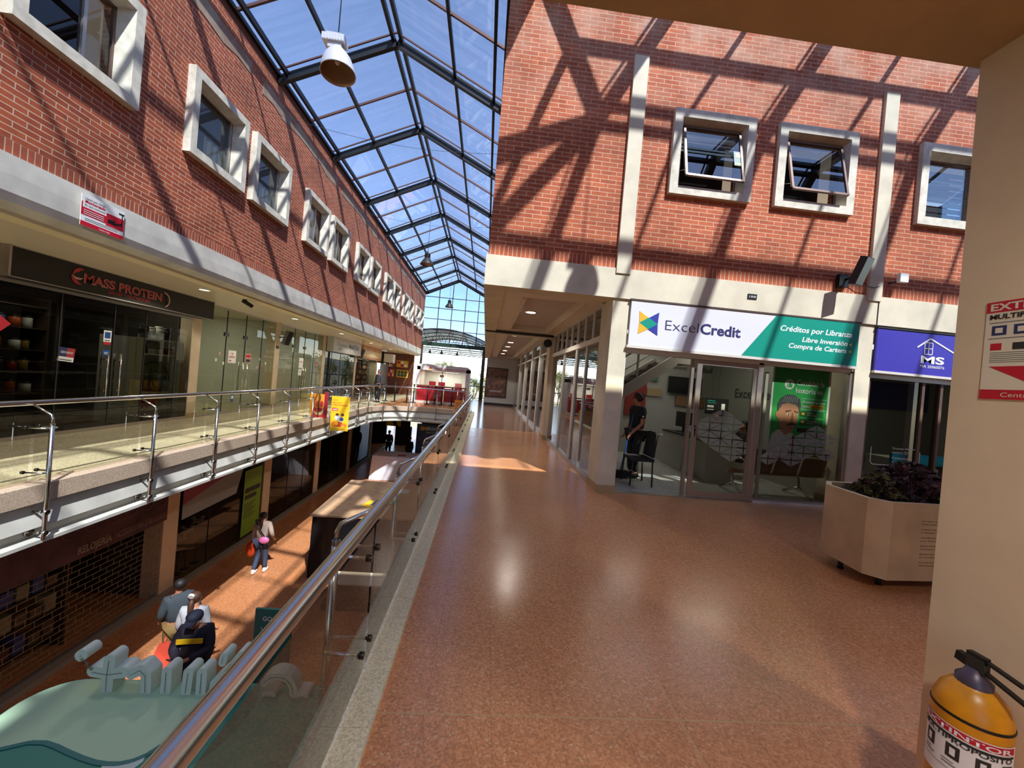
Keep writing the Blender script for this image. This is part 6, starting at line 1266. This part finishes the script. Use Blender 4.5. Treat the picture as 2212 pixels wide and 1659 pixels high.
for k in range(9):
    o = MB().box((-3.22+k*.21,9.1,GZ+.125),(-3.07+k*.21,9.35,GZ+.25+.12*rr.random()), pk[(k*5)%6]).build('goods_box'); tag(o, ['first','second','third','fourth','fifth','sixth','seventh','eighth','last'][k]+' small carton from the left in the low glass case', 'box', 'cartons in the glass case')
# tall dark banner and GO sign
bb = thing('display_banner', 'tall dark navy SINFRONTERAS banner standing on the ground floor', 'banner', (-2.9,22,GZ)); P_ = PL((0,21.98,0),(1,0,0)); MB().box((-3.62,22,GZ+.02),(-1.95,22.05,-1.2), mat('banner_dark',(60,66,92),.5,noise=.4,nscale=2)).build('sheet', bb); MB().box((-3.62,21.9,GZ),(-1.95,22.15,GZ+.05), ALU).build('base', bb)
text('SIN', P_, -3.42, -1.55, .2, BYEL, bb, width=.36, bold=.03); text('FRONTERAS', P_, -3.04, -1.55, .2, WHITE, bb, width=1.0, bold=.02); text('AGENCIA DE VIAJES', P_, -3.1, -1.7, .07, WHITE, bb, width=.7)
for k, s in enumerate(('¿QUIERES', 'MIGRAR', 'EL AÑO?')): text(s, P_, -3.1, -2.1-k*.22, .17, WHITE, bb, width=(.62,.55,.5)[k], bold=.02)
text('¡Y', P_, -3.2, -2.8, .18, BYEL, bb, width=.1); text('C', P_, -3.5, -3.2, .12, WHITE, bb)
gg = thing('standing_sign', 'teal GO yumi Visit sign standing behind the green kiosk', 'sign', (-3,6.2,GZ)); P_ = PL((-3.24,6.18,-3.95),(1,-.02,0)); TL2 = mat('teal_sign2',(22,116,108),.5); MB().prism([P_(0,.02,0),P_(.56,.02,0),P_(.56,1.70,0),P_(0,1.70,0)], -P_.n*.04, TL2).build('board', gg); MB().box((-3.2,6.1,GZ),(-2.72,6.4,GZ+.03), BLACK).build('foot', gg)
text('GO', P_, .12, 1.52, .07, WHITE, gg, width=.14, bold=.02); text('yumi', P_, .27, 1.51, .07, mat('letters_faded_teal',(80,150,140),.6), gg, width=.17); text('Visit us', P_, .10, 1.34, .09, WHITE, gg, width=.34); m = MB()
for k in range(3): rect(P_,.04,1.2-k*.11,.32,1.27-k*.11,.002,mat('pink_strip',(196,96,130),.6),.001,m); rect(P_,.08,1.225-k*.11,.28,1.24-k*.11,.004,WHITE,.001,m)
m.build('printed_strip', gg)
# green kiosk: roof seen from above, letters on its far edge
gk = thing('churro_kiosk', 'green roofed kiosk with large pale letters along its far roof edge', 'kiosk', (-2.5,2.4,GZ)); TEALK = mat('kiosk_teal',(42,128,112),.5); PALE = mat('kiosk_pale_green',(172,204,170),.5); TDK = mat('kiosk_dark_teal',(66,156,136),.5)
x0,x1,y0,y1,zt = -3.80,-1.2,.6,3.88,-1.55; cr_ = .35
out = [(x0,y0),(x1,y0),(x1,y1)] + [(x0+cr_+cr_*math.cos(math.radians(a)), y1-cr_+cr_*math.sin(math.radians(a))) for a in range(90,181,10)]
MB().prism([(x,y,zt-.16) for x, y in out], (0,0,.16), TEALK).build('roof', gk)
MB().box((x0+.35,y0+.3,GZ),(x1-.3,y1-.4,zt-.16), TDK).build('cabin', gk)
wv = [(-3.7,3.12),(-3.456,3.176),(-3.313,3.234),(-3.2,3.235),(-3.094,3.208),(-2.95,3.16),(-2.815,3.119),(-2.7,3.09),(-2.608,3.079),(-2.52,3.08),(-2.441,3.103),(-2.38,3.15),(-2.32,3.25),(-2.22,3.4),(-2.1,3.6),(-2.02,3.86)]
P_ = PL((0,0,zt),(1,0,0),(0,1,0)); corner = [(x0+cr_+(cr_-.01)*math.cos(math.radians(a)), y1-cr_+(cr_-.01)*math.sin(math.radians(a))) for a in range(90,181,10)]
flat(P_, wv + corner + [(x0+.01,3.1)], .001, PALE, .003).build('pale_field', gk)
flat(P_, [(-2.62,3.079),(-2.441,3.103),(-2.38,3.15),(-2.36,3.1),(-2.4,3.0),(-2.6,2.98)], .0015, mat('kiosk_whitish',(190,206,200),.5), .003).build('light_field', gk)
flat(P_, [(-1.911,3.87),(-1.828,3.6),(-1.845,3.35),(-1.93,3.15),(-2.1,2.9),(-2.3,2.6),(-2.3,.62),(x1-.01,.62),(x1-.01,3.87)], .0012, TDK, .003).build('dark_field', gk)
m = MB(); 
for i in range(len(wv)-1): ln(m, P_, wv[i], wv[i+1], .035, mat('wave_edge',(24,110,110),.5), .0045)
m.build('wave_line', gk)
LG = mat('letter_pale',(196,210,200),.5); PLt = PL((0,3.72,0),(1,0,0)); WIRE = mat('wire_black',(30,40,40),.6)
NST = [0]
def stroke(pts, w, m):
    for a, b in zip(pts, pts[1:]):
        NST[0] += 1; e_ = .0012*(NST[0] % 6)
        a = Vector((a[0],a[1],0)); b = Vector((b[0],b[1],0)); d = (b-a).normalized(); an = math.degrees(math.atan2(d.y,d.x)); q = [(b.x+w*math.cos(math.radians(an+t)), b.y+w*math.sin(math.radians(an+t))) for t in range(-90,91,15)] + [(a.x+w*math.cos(math.radians(an+t)), a.y+w*math.sin(math.radians(an+t))) for t in range(90,271,15)]
        flat(PLt, q, -.13-e_, LG, .124+2*e_, m)
def letter(name, strokes, w=.045):
    m = MB()
    for s_ in strokes: stroke(s_, w, m)
    o = m.build('roof_letter', gk); q = MB()
    for s_ in strokes: q.tube([PLt(a,b,.006) for a, b in s_], .0018, WIRE, 5)
    q.build('wire', o)
letter('a', [[(-3.2,-1.53),(-3.2,-1.38),(-3.33,-1.36)],[(-3.2,-1.38),(-3.19,-1.25)],[(-3.2,-1.38),(-3.07,-1.36)]], .05)
letter('dot', [[(-3.44,-1.22),(-3.43,-1.21)]], .05); MB().tube([PLt(-3.43,-1.24,0),PLt(-3.33,-1.34,0)], .012, G_CLEAR, 6).build('acrylic_link', gk)
letter('r', [[(-3.0,-1.38),(-2.92,-1.33),(-2.87,-1.38),(-2.86,-1.53)]]); letter('i', [[(-2.69,-1.53),(-2.69,-1.34)]]); letter('u', [[(-2.51,-1.53),(-2.50,-1.34)]]); letter('u2', [[(-2.38,-1.53),(-2.38,-1.34)]])
letter('n', [[(-2.27,-1.53),(-2.26,-1.44),(-2.19,-1.36)]]); letter('m', [[(-2.12,-1.53),(-2.06,-1.44),(-1.99,-1.36)]]); letter('leaf', [[(-2.21,-1.24),(-2.20,-1.18)]], .035); letter('leaf2', [[(-2.10,-1.23),(-2.05,-1.16)]], .035)
letter('c', [[(-1.7+.15*math.cos(math.radians(a)), -1.50+.15*math.sin(math.radians(a))) for a in range(-5,166,19)]], .035); letter('y', [[(-1.80,-1.53),(-1.74,-1.53)]], .035); letter('z', [[(-1.50,-1.53),(-1.44,-1.53)]], .035)
# ================================================================ FAR END AND OUTDOORS
m = MB(); DK = mat('ground_end_wall',(40,36,34),.8)
for a, b in ((-12,-7.25),(-6.55,-5.35),(-4.6,6)): m.box((a,30,GZ),(b,30.3,-.7), DK)
struct(m.build('wall_ground_end'))
ys_ = thing('direction_sign', 'yellow and black striped sign above the far ground floor doorway', 'sign', (-5.8,26,-1.5)); P_ = PL((0,25.95,0),(1,0,0)); MB().box((-6.3,25.95,-2.0),(-5.35,26.0,-1.5), BYEL).build('board', ys_); flat(P_, [(-6.0,-1.5),(-5.75,-1.5),(-5.5,-2.0),(-5.75,-2.0)], .001, BLACK, .004).build('stripe', ys_); MB().tube([(-5.8,25.98,-1.5),(-5.8,25.98,-.68)], .01, BLACK, 5).build('hanger', ys_)
lsn = MB().box((-4.7,25.9,-1.95),(-4.1,25.95,-1.6), mat('lit_sign',(230,226,206),.5,emit=(240,236,216),es=.6)).build('lightbox'); lh = MB().tube([(-4.4,25.93,-1.6),(-4.4,25.93,-.68)], .01, BLACK, 5).build('hanger', lsn); tag(lsn, 'small cream light box hanging left of the tall navy banner', 'sign')
m = MB(); m.box((-160,30.3,GZ-.4),(160,240,GZ-.01), mat('outdoor_paving',(150,146,132),.9,noise=.4,nscale=.3,c2=(96,110,70))); struct(m.build('ground_outdoors'))
fr_ = thing('far_railing', 'dark railing across the open far end of the bridge', 'railing', (-2.5,29.6,0)); BW = MATS['brown_post']
MB().box((-4.98,29.55,.98),(1.9,29.62,1.04), BW).build('top_rail', fr_); MB().box((-4.98,29.55,.1),(1.9,29.62,.14), BW).build('bottom_rail', fr_)
for k in range(8): x = -4.9+k*.95; MB().box((x-.02,29.56,0),(x+.02,29.61,1.0), BW).build('baluster', fr_)
def tree(label, x, y, z0, zc, rx, rz, col, n, seed, ry=None, tr=.12, kind='tree'):
    t = thing('tree' if kind == 'tree' else 'bush', label, kind, (x,y,z0)); rr = random.Random(seed); m = MB(); ry = ry or rx
    cl = [(Vector((x,y,zc))+Vector((rr.gauss(0,.45)*rx,rr.gauss(0,.45)*ry,rr.gauss(0,.42)*rz)), rr.uniform(.25,.5)) for _ in range(14)]
    for i in range(n):
        c, s = rr.choice(cl); p = c + Vector((rr.gauss(0,.4)*s*rx,rr.gauss(0,.4)*s*ry,rr.gauss(0,.4)*s*rz)); d = Vector((rr.gauss(0,1),rr.gauss(0,1),rr.gauss(0,1))).normalized(); u = d.cross(Vector((rr.gauss(0,1),rr.gauss(0,1),.2))).normalized(); q = rr.uniform(.05,.12)*max(.8,rx/2)
        m.add([p-d*q,p+u*q*.5,p+d*q,p-u*q*.5], [(0,1,2,3)], col[i % len(col)])
    m.build('foliage', t, fix=False); m = MB(); m.tube([(x,y,z0),(x+.1,y,(z0+zc)/2),(x,y,zc+rz*.3)], [tr,tr*.7,tr*.3], mat('bark',(92,80,62),.9), 8)
    for c, s in cl[:7]: m.tube([(x,y,(z0*.4+zc*.6)), c], [tr*.35,.02], MATS['bark'], 5)
    m.build('trunk', t)
GL = [mat('leaf_grey_green',(112,122,88),.8), mat('leaf_mid',(86,104,58),.8), mat('leaf_yellow_green',(150,152,86),.8)]
tree('round crowned tree standing outdoors directly above the payment kiosk', -5.15, 46, GZ, 2.6, 1.15, 1.3, GL[:2], 2600, 1)
for k, (x, y, h, rx_) in enumerate([(-1.2,41,.6,1.0),(.2,42,1.0,1.2),(-2.9,44,.2,1.2),(-7.5,47,.3,1.6),(1.8,40,1.4,1.2),(-9.5,43,.5,1.6)]):
    tree(['yellow-green bush just right of the kiosk beyond the far railing','bush behind the dark end column beyond the railing','low bush hidden mostly behind the payment kiosk','bush behind the left part of the kiosk','bush beyond the walkway end wall','leftmost bush beyond the far food stand'][k], x, y, GZ, h, rx_, 1.6, [GL[2],GL[0],GL[1]], 1500, 20+k, kind='bush', tr=.07)
hb = thing('distant_building', 'pale apartment building far beyond the railing', 'building', (-22,130,GZ)); m = MB(); m.box((-30,130,GZ),(-12,142,7), mat('distant_wall',(206,196,186),.9)); m.build('wall', hb)
for i in range(6):
    for j in range(3): MB().box((-29+i*2.9,129.9,-2+j*3),(-27.4+i*2.9,130,-.4+j*3), GREY).build('window', hb)
hl = MB(); hx = [-140+i*14 for i in range(21)]; pts = [(x,235,1.5+3.5*abs(math.sin(i*1.3))+2*math.sin(i*.5)) for i, x in enumerate(hx)]; hl.prism([(hx[0],235,GZ-1)]+pts+[(hx[-1],235,GZ-1)], (0,4,0), mat('hill_haze',(124,140,142),1)); o = hl.build('hills'); struct(o)
# gallery ceiling downlights
for k, y in enumerate((4.6,8.4,12.2,16.0,20.0,24.0)):
    t = thing('downlight', ['first','second','third','fourth','fifth','sixth'][k]+' downlight along the left gallery ceiling counted from the camera', 'light', (-5.95,y,2.95)); MB().lathe([(.09,0),(.12,0),(.12,-.012),(.09,-.012)], (-5.95,y,2.95), WHITE, 18).build('ring', t); MB().lathe([(0,-.006),(.09,-.006)], (-5.95,y,2.95), mat('downlight_soft',(250,240,214),.5,emit=(255,240,210),es=2.5), 18).build('lens', t)
    ld = bpy.data.lights.new('gallery', 'SPOT'); ld.energy = 55 if k < 4 else 22; ld.spot_size = 2.6; ld.color = (1,.92,.78); ld.shadow_soft_size = .09; lo = bpy.data.objects.new('gallery_lamp', ld); COL.objects.link(lo); lo.parent = t; lo.location = (0,0,-.03)
